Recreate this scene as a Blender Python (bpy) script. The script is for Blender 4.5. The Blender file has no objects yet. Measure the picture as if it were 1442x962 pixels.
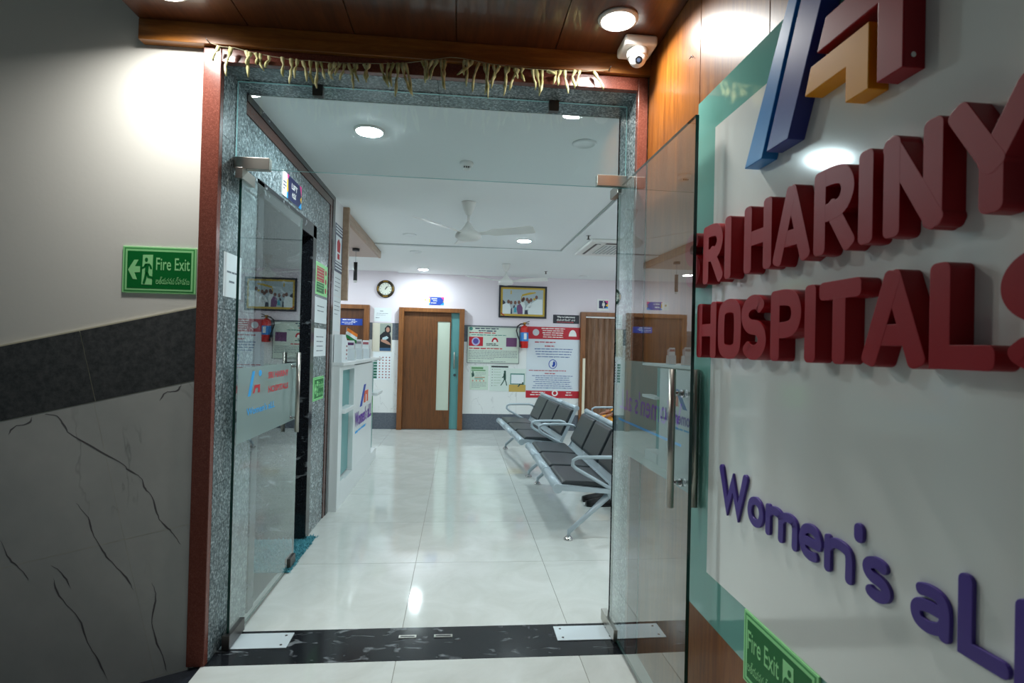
import bpy, bmesh, math, random
from mathutils import Vector, Matrix

# ------------------------------------------------------------------ camera, world, exposure
SC = bpy.context.scene
COL = SC.collection
CAM_H = 1.4
F_PX, YAW, PITCH, ROLL = 777.9, 0.0941, 0.0098, 0.0238
cam_data = bpy.data.cameras.new('camera')
cam_data.sensor_width = 36.0
cam_data.lens = 36.0 * F_PX / 1442.0
cam_data.clip_start = 0.05
cam_data.dof.use_dof = True
cam_data.dof.focus_distance = 5.0
cam_data.dof.aperture_fstop = 5.6
cam = bpy.data.objects.new('camera', cam_data)
COL.objects.link(cam)
_F = Vector((math.sin(YAW) * math.cos(PITCH), math.cos(YAW) * math.cos(PITCH), math.sin(PITCH)))
_R = Vector((math.cos(YAW), -math.sin(YAW), 0))
_U = _R.cross(_F)
_c, _s = math.cos(ROLL), math.sin(ROLL)
_x, _y, _z = _R * _c + _U * _s, _U * _c - _R * _s, -_F
cam.matrix_world = Matrix(((_x.x, _y.x, _z.x, 0), (_x.y, _y.y, _z.y, 0), (_x.z, _y.z, _z.z, CAM_H), (0, 0, 0, 1)))
SC.camera = cam

world = bpy.data.worlds.new('world')
SC.world = world
world.use_nodes = True
world.node_tree.nodes['Background'].inputs[0].default_value = (0.62, 0.78, 0.85, 1)
world.node_tree.nodes['Background'].inputs[1].default_value = 0.10

SC.view_settings.view_transform = 'Standard'
SC.view_settings.look = 'None'
SC.view_settings.exposure = 0.0
SC.view_settings.gamma = 1.0
SC.view_settings.use_curve_mapping = False
SC.cycles.use_denoising = True
SC.cycles.max_bounces = 12
SC.cycles.diffuse_bounces = 5
SC.cycles.transparent_max_bounces = 24
SC.cycles.sample_clamp_indirect = 8.0

# emission of the round ceiling lamps (inside the hospital, under the entrance canopy)
LAMP_IN = 375.0
LAMP_OUT = 9.0        # glow of the lens itself
LAMP_OUT_W = 8.6     # watts sent down by each canopy lamp, in a wide beam

random.seed(7)
PI = math.pi

# ------------------------------------------------------------------ materials
MATS = {}


def srgb(r, g, b):
    f = lambda c: (c / 255 / 12.92) if c / 255 <= 0.04045 else ((c / 255 + 0.055) / 1.055) ** 2.4
    return (f(r), f(g), f(b), 1.0)


def mat(name, col, rough=0.5, metal=0.0, spec=0.5, coat=0.0, emit=None, strength=0.0):
    if name in MATS:
        return MATS[name]
    m = bpy.data.materials.new(name)
    m.use_nodes = True
    b = m.node_tree.nodes['Principled BSDF']
    b.inputs['Base Color'].default_value = col if len(col) == 4 else (*col, 1)
    b.inputs['Roughness'].default_value = rough
    b.inputs['Metallic'].default_value = metal
    b.inputs['Specular IOR Level'].default_value = spec
    b.inputs['Coat Weight'].default_value = coat
    b.inputs['Coat Roughness'].default_value = 0.08
    if emit:
        b.inputs['Emission Color'].default_value = emit
        b.inputs['Emission Strength'].default_value = strength
    MATS[name] = m
    return m


def nodes(m):
    t = m.node_tree
    return t, t.nodes, t.links, t.nodes['Principled BSDF']


def coords(m, scale=(1, 1, 1), rot=(0, 0, 0)):
    t, n, l, b = nodes(m)
    tc = n.new('ShaderNodeTexCoord')
    mp = n.new('ShaderNodeMapping')
    mp.inputs['Scale'].default_value = scale
    mp.inputs['Rotation'].default_value = rot
    l.new(tc.outputs['Object'], mp.inputs['Vector'])
    return mp.outputs[0]


def ramp(m, src, stops):
    t, n, l, b = nodes(m)
    r = n.new('ShaderNodeValToRGB')
    while len(r.color_ramp.elements) < len(stops):
        r.color_ramp.elements.new(0.5)
    for e, (p, c) in zip(r.color_ramp.elements, stops):
        e.position = p
        e.color = c if len(c) == 4 else (*c, 1)
    l.new(src, r.inputs[0])
    return r.outputs[0]


def noise(m, vec, scale, detail=4, rough=0.5, dist=0.0):
    t, n, l, b = nodes(m)
    x = n.new('ShaderNodeTexNoise')
    x.inputs['Scale'].default_value = scale
    x.inputs['Detail'].default_value = detail
    x.inputs['Roughness'].default_value = rough
    x.inputs['Distortion'].default_value = dist
    l.new(vec, x.inputs['Vector'])
    return x.outputs['Fac']


def mixc(m, fac, a, b_):
    t, n, l, b = nodes(m)
    x = n.new('ShaderNodeMix')
    x.data_type = 'RGBA'
    if isinstance(fac, float):
        x.inputs[0].default_value = fac
    else:
        l.new(fac, x.inputs[0])
    for i, v in ((6, a), (7, b_)):
        if isinstance(v, tuple):
            x.inputs[i].default_value = v if len(v) == 4 else (*v, 1)
        else:
            l.new(v, x.inputs[i])
    return x.outputs[2]


def base(m, src):
    t, n, l, b = nodes(m)
    l.new(src, b.inputs['Base Color'])


def bump(m, src, strength=0.1, dist=0.01):
    t, n, l, b = nodes(m)
    x = n.new('ShaderNodeBump')
    x.inputs['Strength'].default_value = strength
    x.inputs['Distance'].default_value = dist
    l.new(src, x.inputs['Height'])
    l.new(x.outputs[0], b.inputs['Normal'])


def wood(name, dark, light, rough=0.35, scale=(6, 6, 0.7), coat=0.0):
    m = mat(name, light, rough, coat=coat)
    v = coords(m, scale)
    f = noise(m, v, 4.0, 6, 0.6, 0.6)
    f2 = noise(m, coords(m, tuple(s * 7 for s in scale)), 5.0, 3, 0.5)
    c = ramp(m, f, [(0.3, dark), (0.7, light)])
    c2 = mixc(m, ramp(m, f2, [(0.45, (0, 0, 0)), (0.62, (0.28, 0.28, 0.28))]), c, dark)
    base(m, c2)
    return m


def granite(name, cols, rough=0.2, scale=160.0, coat=0.0):
    m = mat(name, cols[1], rough, coat=coat)
    v = coords(m)
    f = noise(m, v, scale, 5, 0.75)
    f2 = noise(m, v, scale * 0.28, 3, 0.6)
    c = ramp(m, f, [(0.36, cols[0]), (0.5, cols[1]), (0.64, cols[2])])
    c2 = mixc(m, ramp(m, f2, [(0.42, (0, 0, 0)), (0.66, (0.5, 0.5, 0.5))]), c, cols[0])
    base(m, c2)
    return m


M_PLASTER = mat('cream_wall_paint', srgb(228, 226, 218), 0.6)
bump(M_PLASTER, noise(M_PLASTER, coords(M_PLASTER), 60, 4), 0.06, 0.004)
M_PINK = mat('pale_pink_wall_paint', srgb(230, 220, 226), 0.6)
M_WHITE_WALL = mat('white_wall_paint', srgb(226, 226, 226), 0.55)
M_CEIL = mat('white_ceiling_paint', srgb(238, 242, 242), 0.7)
M_GROOVE = mat('grey_groove', srgb(176, 182, 182), 0.8)
M_GROUT = mat('tile_grout', srgb(150, 146, 136), 0.8)

M_MARBLE = mat('white_marble_tile', srgb(206, 206, 202), 0.22)
_v = coords(M_MARBLE, (1.0, 1.0, 0.42), (0, 0.5, 0))
_n = noise(M_MARBLE, _v, 2.1, 5, 0.55, 0.4)
_m = noise(M_MARBLE, coords(M_MARBLE), 2.3, 2, 0.5)
_line = ramp(M_MARBLE, _n, [(0.494, (0, 0, 0)), (0.5, (1, 1, 1)), (0.507, (0, 0, 0))])
_mask = ramp(M_MARBLE, _m, [(0.48, (0, 0, 0)), (0.62, (0.35, 0.35, 0.35))])
_t, _nn, _l, _b = nodes(M_MARBLE)
_mul = _nn.new('ShaderNodeMix'); _mul.data_type = 'RGBA'; _mul.blend_type = 'MULTIPLY'; _mul.inputs[0].default_value = 1
_l.new(_line, _mul.inputs[6]); _l.new(_mask, _mul.inputs[7])
_cl = ramp(M_MARBLE, noise(M_MARBLE, coords(M_MARBLE), 3.0, 4, 0.6), [(0.3, srgb(186, 188, 184)), (0.7, srgb(204, 204, 199))])
base(M_MARBLE, mixc(M_MARBLE, _mul.outputs[2], _cl, srgb(74, 72, 74)))

M_WALLTILE = mat('white_wall_tile', srgb(228, 230, 228), 0.22)
base(M_WALLTILE, mixc(M_WALLTILE, ramp(M_WALLTILE, noise(M_WALLTILE, coords(M_WALLTILE, (1, 1, 0.4), (0, 0.5, 0)), 2.6, 5, 0.55, 0.4), [(0.495, (0, 0, 0)), (0.5, (0.5, 0.5, 0.5)), (0.505, (0, 0, 0))]), srgb(230, 232, 230), srgb(168, 168, 168)))
M_DARKTILE = mat('charcoal_stone_tile', srgb(52, 54, 56), 0.45)
_v = coords(M_DARKTILE)
base(M_DARKTILE, ramp(M_DARKTILE, noise(M_DARKTILE, _v, 45, 6, 0.7), [(0.35, srgb(54, 56, 57)), (0.75, srgb(92, 93, 93))]))
M_SLATE = mat('slate_blue_tile', srgb(92, 98, 108), 0.4)
base(M_SLATE, ramp(M_SLATE, noise(M_SLATE, coords(M_SLATE), 40, 4), [(0.3, srgb(80, 87, 97)), (0.7, srgb(103, 109, 118))]))

M_FLOOR = mat('polished_floor_tile', srgb(214, 213, 203), 0.07, spec=0.5)
_v = coords(M_FLOOR)
base(M_FLOOR, ramp(M_FLOOR, noise(M_FLOOR, _v, 3.2, 6, 0.65, 0.8), [(0.3, srgb(204, 207, 201)), (0.7, srgb(222, 225, 221))]))
M_BLACKGRAN = mat('black_granite', srgb(22, 24, 28), 0.12)
_v = coords(M_BLACKGRAN, (1, 2.2, 2.2))
_a = noise(M_BLACKGRAN, _v, 9, 3, 0.55, 0.8)
_bn = noise(M_BLACKGRAN, coords(M_BLACKGRAN), 130, 2)
_c1 = ramp(M_BLACKGRAN, _bn, [(0.3, srgb(14, 15, 18)), (0.75, srgb(40, 43, 48))])
base(M_BLACKGRAN, mixc(M_BLACKGRAN, ramp(M_BLACKGRAN, _a, [(0.60, (0, 0, 0)), (0.70, (0.6, 0.6, 0.6))]), _c1, srgb(150, 156, 160)))
M_RAMP = granite('dark_ramp_granite', (srgb(26, 30, 38), srgb(40, 45, 54), srgb(62, 66, 74)), 0.35)
M_GRANITE = granite('grey_speckled_granite', (srgb(56, 66, 68), srgb(108, 122, 125), srgb(192, 202, 204)), 0.25, 75)
M_REDGRAN = granite('red_granite', (srgb(98, 52, 42), srgb(114, 62, 50), srgb(132, 80, 68)), 0.22, 240)
M_BROWNGRAN = granite('brown_granite', (srgb(58, 30, 24), srgb(84, 46, 38), srgb(112, 70, 60)), 0.25, 120)

M_WOOD_WALL = wood('orange_brown_wood_panel', srgb(104, 56, 16), srgb(150, 90, 32), 0.36, (9, 9, 0.8), 0.08)
nodes(M_WOOD_WALL)[3].inputs['Specular IOR Level'].default_value = 0.3
M_WOOD_CEIL = wood('dark_wood_ceiling', srgb(68, 34, 16), srgb(106, 58, 28), 0.3, (9, 0.8, 9), 0.3)
M_WOOD_FASCIA = wood('wood_fascia_board', srgb(112, 66, 24), srgb(164, 106, 46), 0.3, (0.9, 9, 9), 0.3)
M_WOOD_DOOR = wood('walnut_door_veneer', srgb(84, 48, 18), srgb(120, 72, 32), 0.45, (9, 9, 0.7))
M_WOOD_FRAME = wood('walnut_door_frame', srgb(112, 66, 30), srgb(146, 92, 48), 0.35, (9, 9, 0.7))
M_WOOD_PELMET = wood('pale_wood_pelmet', srgb(150, 122, 100), srgb(182, 154, 130), 0.4, (6, 0.7, 6))
M_PELMET_UNDER = mat('pinkish_soffit', srgb(190, 170, 160), 0.5)

M_TEAL = mat('teal_back_painted_glass', srgb(116, 174, 162), 0.06, coat=0.3)
M_TEAL_DOOR = mat('teal_laminate', srgb(96, 152, 152), 0.3)
M_SIGNWHITE = mat('glossy_white_panel', srgb(236, 238, 232), 0.1, coat=1.0)
M_RED = mat('red_letter_acrylic', srgb(150, 16, 28), 0.42, spec=0.3)
M_MAROON = mat('maroon_acrylic', srgb(150, 18, 30), 0.42, spec=0.3)
M_BLUE = mat('blue_acrylic', srgb(36, 130, 200), 0.35, spec=0.35)
M_NAVY = mat('navy_acrylic', srgb(48, 60, 140), 0.35, spec=0.35)
M_ORANGE = mat('orange_acrylic', srgb(232, 152, 14), 0.42, spec=0.3)
M_PURPLE = mat('purple_acrylic', srgb(76, 52, 142), 0.4)

M_STEEL = mat('brushed_steel', srgb(176, 172, 164), 0.28, 1.0)
M_CHROME = mat('polished_chrome', srgb(205, 205, 205), 0.08, 1.0)
M_DARKSTEEL = mat('dark_bracket_steel', srgb(88, 84, 82), 0.35, 0.9)
M_WHITE = mat('white_plastic', srgb(232, 232, 228), 0.35)
M_OFFWHITE = mat('white_laminate', srgb(224, 228, 228), 0.3)
M_PLATE = mat('white_metal_plate', srgb(214, 224, 228), 0.35, 0.2)
M_BLACK = mat('black_plastic', srgb(18, 18, 20), 0.3)
M_LEATHER = mat('black_leatherette', srgb(48, 54, 58), 0.34)
M_POWDER = mat('silver_powder_coat', srgb(176, 190, 198), 0.35, 0.2)
M_PAPER = mat('white_paper', srgb(226, 232, 234), 0.7)
M_INK = mat('black_print', srgb(40, 42, 48), 0.7)
M_GREYINK = mat('grey_print', srgb(112, 120, 128), 0.7)
M_LEAF = mat('dried_leaf', srgb(140, 138, 88), 0.75)
base(M_LEAF, ramp(M_LEAF, noise(M_LEAF, coords(M_LEAF), 30, 3), [(0.3, srgb(146, 142, 76)), (0.7, srgb(222, 218, 168))]))
M_GREEN = mat('sign_green', srgb(4, 112, 46), 0.45, spec=0.3)
M_GLOW = mat('photoluminescent_green', srgb(156, 230, 156), 0.5)
M_MIDGREEN = mat('sign_mid_green', srgb(66, 158, 82), 0.5)
M_LAMP = mat('lamp_lens_inside', (1, 1, 1), 0.5, emit=(0.79, 0.95, 1.0, 1), strength=LAMP_IN)
M_LAMP_OUT = mat('lamp_lens_canopy', (1, 1, 1), 0.5, emit=(1.0, 0.95, 0.86, 1), strength=LAMP_OUT)
M_BLUEPRINT = mat('print_royal_blue', srgb(20, 66, 166), 0.5)
M_NAVYPRINT = mat('print_navy', srgb(28, 34, 78), 0.5)
M_REDPRINT = mat('print_red', srgb(186, 26, 44), 0.5)
M_PINKPRINT = mat('print_magenta', srgb(216, 60, 140), 0.5)
M_CYAN = mat('print_cyan', srgb(40, 160, 226), 0.5)
M_YELLOW = mat('print_yellow', srgb(240, 190, 40), 0.5)
M_CREAM = mat('cream_laminate', srgb(222, 214, 190), 0.5)


def glass_material(name, tint):
    m = bpy.data.materials.new(name)
    m.use_nodes = True
    t = m.node_tree
    n, l = t.nodes, t.links
    n.remove(n['Principled BSDF'])
    tr = n.new('ShaderNodeBsdfTransparent'); tr.inputs[0].default_value = tint
    gl = n.new('ShaderNodeBsdfGlossy'); gl.inputs['Roughness'].default_value = 0.0
    gl.inputs[0].default_value = (0.92, 0.97, 0.96, 1)
    fr = n.new('ShaderNodeFresnel'); fr.inputs[0].default_value = 1.5
    geo = n.new('ShaderNodeNewGeometry')
    inv = n.new('ShaderNodeMath'); inv.operation = 'SUBTRACT'; inv.inputs[0].default_value = 1.0
    l.new(geo.outputs['Backfacing'], inv.inputs[1])
    two = n.new('ShaderNodeMath'); two.operation = 'MULTIPLY'; two.inputs[1].default_value = 1.95
    l.new(fr.outputs[0], two.inputs[0])
    mu = n.new('ShaderNodeMath'); mu.operation = 'MULTIPLY'; mu.use_clamp = True
    l.new(two.outputs[0], mu.inputs[0]); l.new(inv.outputs[0], mu.inputs[1])
    mx = n.new('ShaderNodeMixShader')
    l.new(mu.outputs[0], mx.inputs[0]); l.new(tr.outputs[0], mx.inputs[1]); l.new(gl.outputs[0], mx.inputs[2])
    l.new(mx.outputs[0], n['Material Output'].inputs[0])
    return m


M_GLASS = glass_material('clear_door_glass', (0.95, 0.985, 0.985, 1))
M_GLASSEDGE = mat('green_glass_edge', srgb(16, 62, 56), 0.15)
M_TRANSEDGE = mat('glass_edge_painted_lit', srgb(150, 206, 206), 0.15)  # paler copy of the glass edge, its bright line painted into the colour
M_FROST = bpy.data.materials.new('frosted_film')
M_FROST.use_nodes = True
_n, _l = M_FROST.node_tree.nodes, M_FROST.node_tree.links
_tr = _n.new('ShaderNodeBsdfTransparent'); _mx = _n.new('ShaderNodeMixShader'); _mx.inputs[0].default_value = 0.42
_n['Principled BSDF'].inputs['Base Color'].default_value = srgb(168, 190, 186)
_n['Principled BSDF'].inputs['Roughness'].default_value = 0.55
_l.new(_tr.outputs[0], _mx.inputs[1]); _l.new(_n['Principled BSDF'].outputs[0], _mx.inputs[2])
_l.new(_mx.outputs[0], _n['Material Output'].inputs[0])

# ------------------------------------------------------------------ mesh helpers


def new():
    return bmesh.new()


def box(bm, x0, x1, y0, y1, z0, z1):
    vs = [bm.verts.new((x, y, z)) for z in (z0, z1) for y in (y0, y1) for x in (x0, x1)]
    fs = []
    for q in ((0, 2, 3, 1), (4, 5, 7, 6), (0, 1, 5, 4), (2, 6, 7, 3), (0, 4, 6, 2), (1, 3, 7, 5)):
        fs.append(bm.faces.new([vs[i] for i in q]))
    return fs


def tube(bm, pts, r, n=10, closed=False, rs=None):
    pts = [Vector(p) for p in pts]
    k = len(pts)
    rings = []
    prev = None
    for i, p in enumerate(pts):
        if closed:
            t = (pts[(i + 1) % k] - pts[i - 1]).normalized()
        else:
            t = (pts[min(i + 1, k - 1)] - pts[max(i - 1, 0)]).normalized()
        if prev is None:
            a = Vector((0, 0, 1)) if abs(t.z) < 0.9 else Vector((1, 0, 0))
            u = t.cross(a).normalized()
        else:
            u = (prev - t * prev.dot(t)).normalized()
        prev = u
        w = t.cross(u)
        rr = rs[i] if rs else r
        rings.append([bm.verts.new(p + (u * math.cos(2 * PI * j / n) + w * math.sin(2 * PI * j / n)) * rr) for j in range(n)])
    for i in range(k if closed else k - 1):
        a, b = rings[i], rings[(i + 1) % k]
        for j in range(n):
            f = bm.faces.new((a[j], a[(j + 1) % n], b[(j + 1) % n], b[j]))
            f.smooth = True
    if not closed:
        bm.faces.new(list(reversed(rings[0])))
        bm.faces.new(rings[-1])


def lathe(bm, prof, center, n=24, axis='z'):
    c = Vector(center)
    rings = []
    for r, h in prof:
        ring = []
        for j in range(n):
            a = 2 * PI * j / n
            p = {'z': (r * math.cos(a), r * math.sin(a), h), 'y': (r * math.cos(a), h, r * math.sin(a)), 'x': (h, r * math.cos(a), r * math.sin(a))}[axis]
            ring.append(bm.verts.new(c + Vector(p)))
        rings.append(ring)
    for a, b in zip(rings, rings[1:]):
        for j in range(n):
            f = bm.faces.new((a[j], a[(j + 1) % n], b[(j + 1) % n], b[j]))
            f.smooth = True
    bm.faces.new(list(reversed(rings[0])))
    bm.faces.new(rings[-1])


def prism(bm, poly, d0, d1, frame):
    """poly: list of (u, v) in a frame, extruded between two heights above it."""
    a = [bm.verts.new(frame(u, v, d0)) for u, v in poly]
    b = [bm.verts.new(frame(u, v, d1)) for u, v in poly]
    k = len(poly)
    bm.faces.new(list(reversed(a)))
    bm.faces.new(b)
    for i in range(k):
        bm.faces.new((a[i], a[(i + 1) % k], b[(i + 1) % k], b[i]))


def frame_y(y):      # a surface that faces the camera side (-Y): u = X, v = Z
    return lambda u, v, d: Vector((u, y - d, v))


def frame_px(x):     # a surface that faces +X: u = Y, v = Z
    return lambda u, v, d: Vector((x + d, u, v))


def frame_nx(x):     # a surface that faces -X: u = -Y, v = Z
    return lambda u, v, d: Vector((x - d, -u, v))


def rect(u0, u1, v0, v1):
    return [(u0, v0), (u1, v0), (u1, v1), (u0, v1)]


def disc(cu, cv, r, n=24, rv=None):
    rv = rv or r
    return [(cu + r * math.cos(2 * PI * i / n), cv + rv * math.sin(2 * PI * i / n)) for i in range(n)]


def obj(name, bm, material, parent=None, bevel=0.0, seg=2, label=None):
    bmesh.ops.recalc_face_normals(bm, faces=bm.faces[:])
    me = bpy.data.meshes.new(name)
    bm.to_mesh(me)
    bm.free()
    for mm in (material if isinstance(material, (list, tuple)) else [material]):
        me.materials.append(mm)
    return link(name, me, parent, bevel, seg, label)


def link(name, me, parent=None, bevel=0.0, seg=2, label=None):
    o = bpy.data.objects.new(name, me)
    COL.objects.link(o)
    if parent is not None:
        o.parent = parent
        if parent.type == 'EMPTY':
            o.matrix_parent_inverse = Matrix.Translation(-parent.location)
    if bevel:
        b = o.modifiers.new('bevel', 'BEVEL')
        b.width = bevel
        b.segments = seg
        b.limit_method = 'ANGLE'
    if label:
        o['label'] = label
    return o


def tag(o, label, cat=None, group=None, kind=None):
    o['label'] = label
    if cat:
        o['category'] = cat
    if group:
        o['group'] = group
    if kind:
        o['kind'] = kind
    return o


def thing(name, label, cat, loc=(0, 0, 0), group=None, kind=None):
    o = bpy.data.objects.new(name, None)
    COL.objects.link(o)
    o.location = loc
    o.empty_display_size = 0.1
    return tag(o, label, cat, group, kind)


def struct(name, bm, material, label=None, bevel=0.0):
    o = obj(name, bm, material, None, bevel)
    o['kind'] = 'structure'
    if label:
        o['label'] = label
    return o


def one(name, shapes, material, parent=None, bevel=0.0, seg=2, label=None):
    bm = new()
    for s in shapes:
        box(bm, *s)
    return obj(name, bm, material, parent, bevel, seg, label)


def flat(name, polys, material, parent, frame, d0, d1, bevel=0.0, label=None):
    first = None
    for p in polys:
        bm = new()
        prism(bm, p, d0, d1, frame)
        o = obj(name, bm, material, parent, bevel, 2, label)
        first = first or o
    return first


def copy_tree(o, parent=None):
    c = o.copy()
    COL.objects.link(c)
    if parent is not None:
        c.parent = parent
    for ch in list(o.children):
        copy_tree(ch, c)
    return c


# writing -------------------------------------------------------------
_glyphs = {}


def glyph_mesh(s, bold=0.0):
    if (s, bold) not in _glyphs:
        c = bpy.data.curves.new('lettering', 'FONT')
        c.body = s
        c.size = 1.0
        c.offset = bold
        c.resolution_u = 3
        o = bpy.data.objects.new('lettering', c)
        COL.objects.link(o)
        bpy.context.view_layer.update()
        me = bpy.data.meshes.new_from_object(o.evaluated_get(bpy.context.evaluated_depsgraph_get()))
        vs = [(v.co.x, v.co.y) for v in me.vertices]
        fs = [tuple(p.vertices) for p in me.polygons]
        bpy.data.objects.remove(o)
        bpy.data.curves.remove(c)
        bpy.data.meshes.remove(me)
        _glyphs[(s, bold)] = (vs, fs)
    return _glyphs[(s, bold)]


def write(bm, s, u0, u1, v0, v1, frame, d, bold=0.0):
    """fill the box u0..u1, v0..v1 with the words."""
    vs, fs = glyph_mesh(s, bold)
    if not vs:
        return
    x0, x1 = min(v[0] for v in vs), max(v[0] for v in vs)
    y0, y1 = min(v[1] for v in vs), max(v[1] for v in vs)
    w = [bm.verts.new(frame(u0 + (x - x0) / (x1 - x0) * (u1 - u0), v0 + (y - y0) / (y1 - y0) * (v1 - v0), d)) for x, y in vs]
    for f in fs:
        try:
            bm.faces.new([w[i] for i in f])
        except ValueError:
            pass


def lines(bm, u0, u1, v1, rows, h, pitch, frame, d, word=0.05, centred=False, rng=random):
    """rows of small print, one bar per word."""
    for r in range(rows):
        full = u1 - u0
        ln = full * (rng.uniform(0.72, 1.0) if centred else (1.0 if r < rows - 1 else rng.uniform(0.5, 0.8)))
        a = u0 + (full - ln) / 2 if centred else u0
        e = a + ln
        vv = v1 - r * pitch
        while a < e - 0.006:
            w = min(rng.uniform(0.4, 1.5) * word, e - a)
            prism(bm, rect(a, a + w * 0.86, vv - h * rng.uniform(0.55, 0.75), vv), d, d + 0.0006, frame)
            a += w


def catmull(p, n=6, closed=False):
    out = []
    k = len(p)
    for i in range(k if closed else k - 1):
        q = [p[(i - 1) % k] if closed or i > 0 else p[0], p[i], p[(i + 1) % k], p[(i + 2) % k] if closed or i + 2 < k else p[-1]]
        for j in range(n):
            t = j / n
            out.append(tuple(0.5 * (2 * q[1][c] + (q[2][c] - q[0][c]) * t + (2 * q[0][c] - 5 * q[1][c] + 4 * q[2][c] - q[3][c]) * t * t + (3 * q[1][c] - q[0][c] - 3 * q[2][c] + q[3][c]) * t ** 3) for c in (0, 1)))
    if not closed:
        out.append(tuple(p[-1]))
    return out


def stroke(bm, pts, w, d0, d1, frame, closed=False, rnd=0.4):
    """a broad pen stroke with rounded ends, given thickness between d0 and d1."""
    pts = [Vector(p) for p in pts]
    if not closed and len(pts) > 2:      # keep clear of the rounded ends
        pts = [pts[0]] + [p for p in pts[1:-1] if min((p - pts[0]).length, (p - pts[-1]).length) > w * rnd * 1.1] + [pts[-1]]
    k = len(pts)
    L, R = [], []
    for i, p in enumerate(pts):
        a = (pts[i] - pts[i - 1]).normalized() if (i > 0 or closed) else None
        b = (pts[(i + 1) % k] - pts[i]).normalized() if (i < k - 1 or closed) else None
        a = a or b
        b = b or a
        na, nb = Vector((-a.y, a.x)), Vector((-b.y, b.x))
        m = (na + nb).normalized()
        s = (w / 2) / max(0.45, m.dot(na))
        L.append(p + m * s)
        R.append(p - m * s)
    if closed:
        ring_out, ring_in = L, R
        fr = lambda q, d: bm.verts.new(frame(q.x, q.y, d))
        o0, o1 = [fr(q, d0) for q in L], [fr(q, d1) for q in L]
        i0, i1 = [fr(q, d0) for q in R], [fr(q, d1) for q in R]
        for i in range(k):
            j = (i + 1) % k
            for quad in ((o1[i], o1[j], i1[j], i1[i]), (o0[j], o0[i], i0[i], i0[j]), (o0[i], o0[j], o1[j], o1[i]), (i0[j], i0[i], i1[i], i1[j])):
                bm.faces.new(quad)
        return
    # rounded ends
    r = w * rnd

    def cap(p, dirv, lft, rgt):
        n = (lft - rgt).normalized()
        out = []
        for c, sgn in ((lft - n * r - dirv * r, 1), (rgt + n * r - dirv * r, -1)):
            arc = [c + n * sgn * r * math.cos(t) + dirv * r * math.sin(t) for t in [PI / 2 * i / 4 for i in range(5)]]
            out += arc if sgn == 1 else list(reversed(arc))
        return out
    d_end = (pts[-1] - pts[-2]).normalized()
    d_st = (pts[0] - pts[1]).normalized()
    e_cap = cap(pts[-1], d_end, L[-1], R[-1])
    s_cap = cap(pts[0], d_st, R[0], L[0])
    body_L, body_R = L[:], R[:]
    body_L[-1] = L[-1] - d_end * r
    body_R[-1] = R[-1] - d_end * r
    body_L[0] = L[0] - d_st * r
    body_R[0] = R[0] - d_st * r
    outline = [body_R[i] for i in range(k)] + list(reversed(e_cap))[1:-1] + [body_L[i] for i in range(k - 1, -1, -1)] + list(reversed(s_cap))[1:-1]
    top = [bm.verts.new(frame(q.x, q.y, d1)) for q in outline]
    bot = [bm.verts.new(frame(q.x, q.y, d0)) for q in outline]
    ne = len(e_cap) - 2
    ns = len(s_cap) - 2
    rL = lambda i: 2 * k + ne - 1 - i     # index of body_L[i]
    for i in range(k - 1):
        for vv in (top, bot):
            bm.faces.new((vv[i], vv[i + 1], vv[rL(i + 1)], vv[rL(i)]))
    for vv in (top, bot):
        bm.faces.new([vv[j] for j in range(k - 1, k + ne + 1)])
        bm.faces.new([vv[j] for j in range(2 * k + ne - 1, 2 * k + ne + ns)] + [vv[0]])
    nn = len(outline)
    for i in range(nn):
        bm.faces.new((bot[i], bot[(i + 1) % nn], top[(i + 1) % nn], top[i]))


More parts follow.
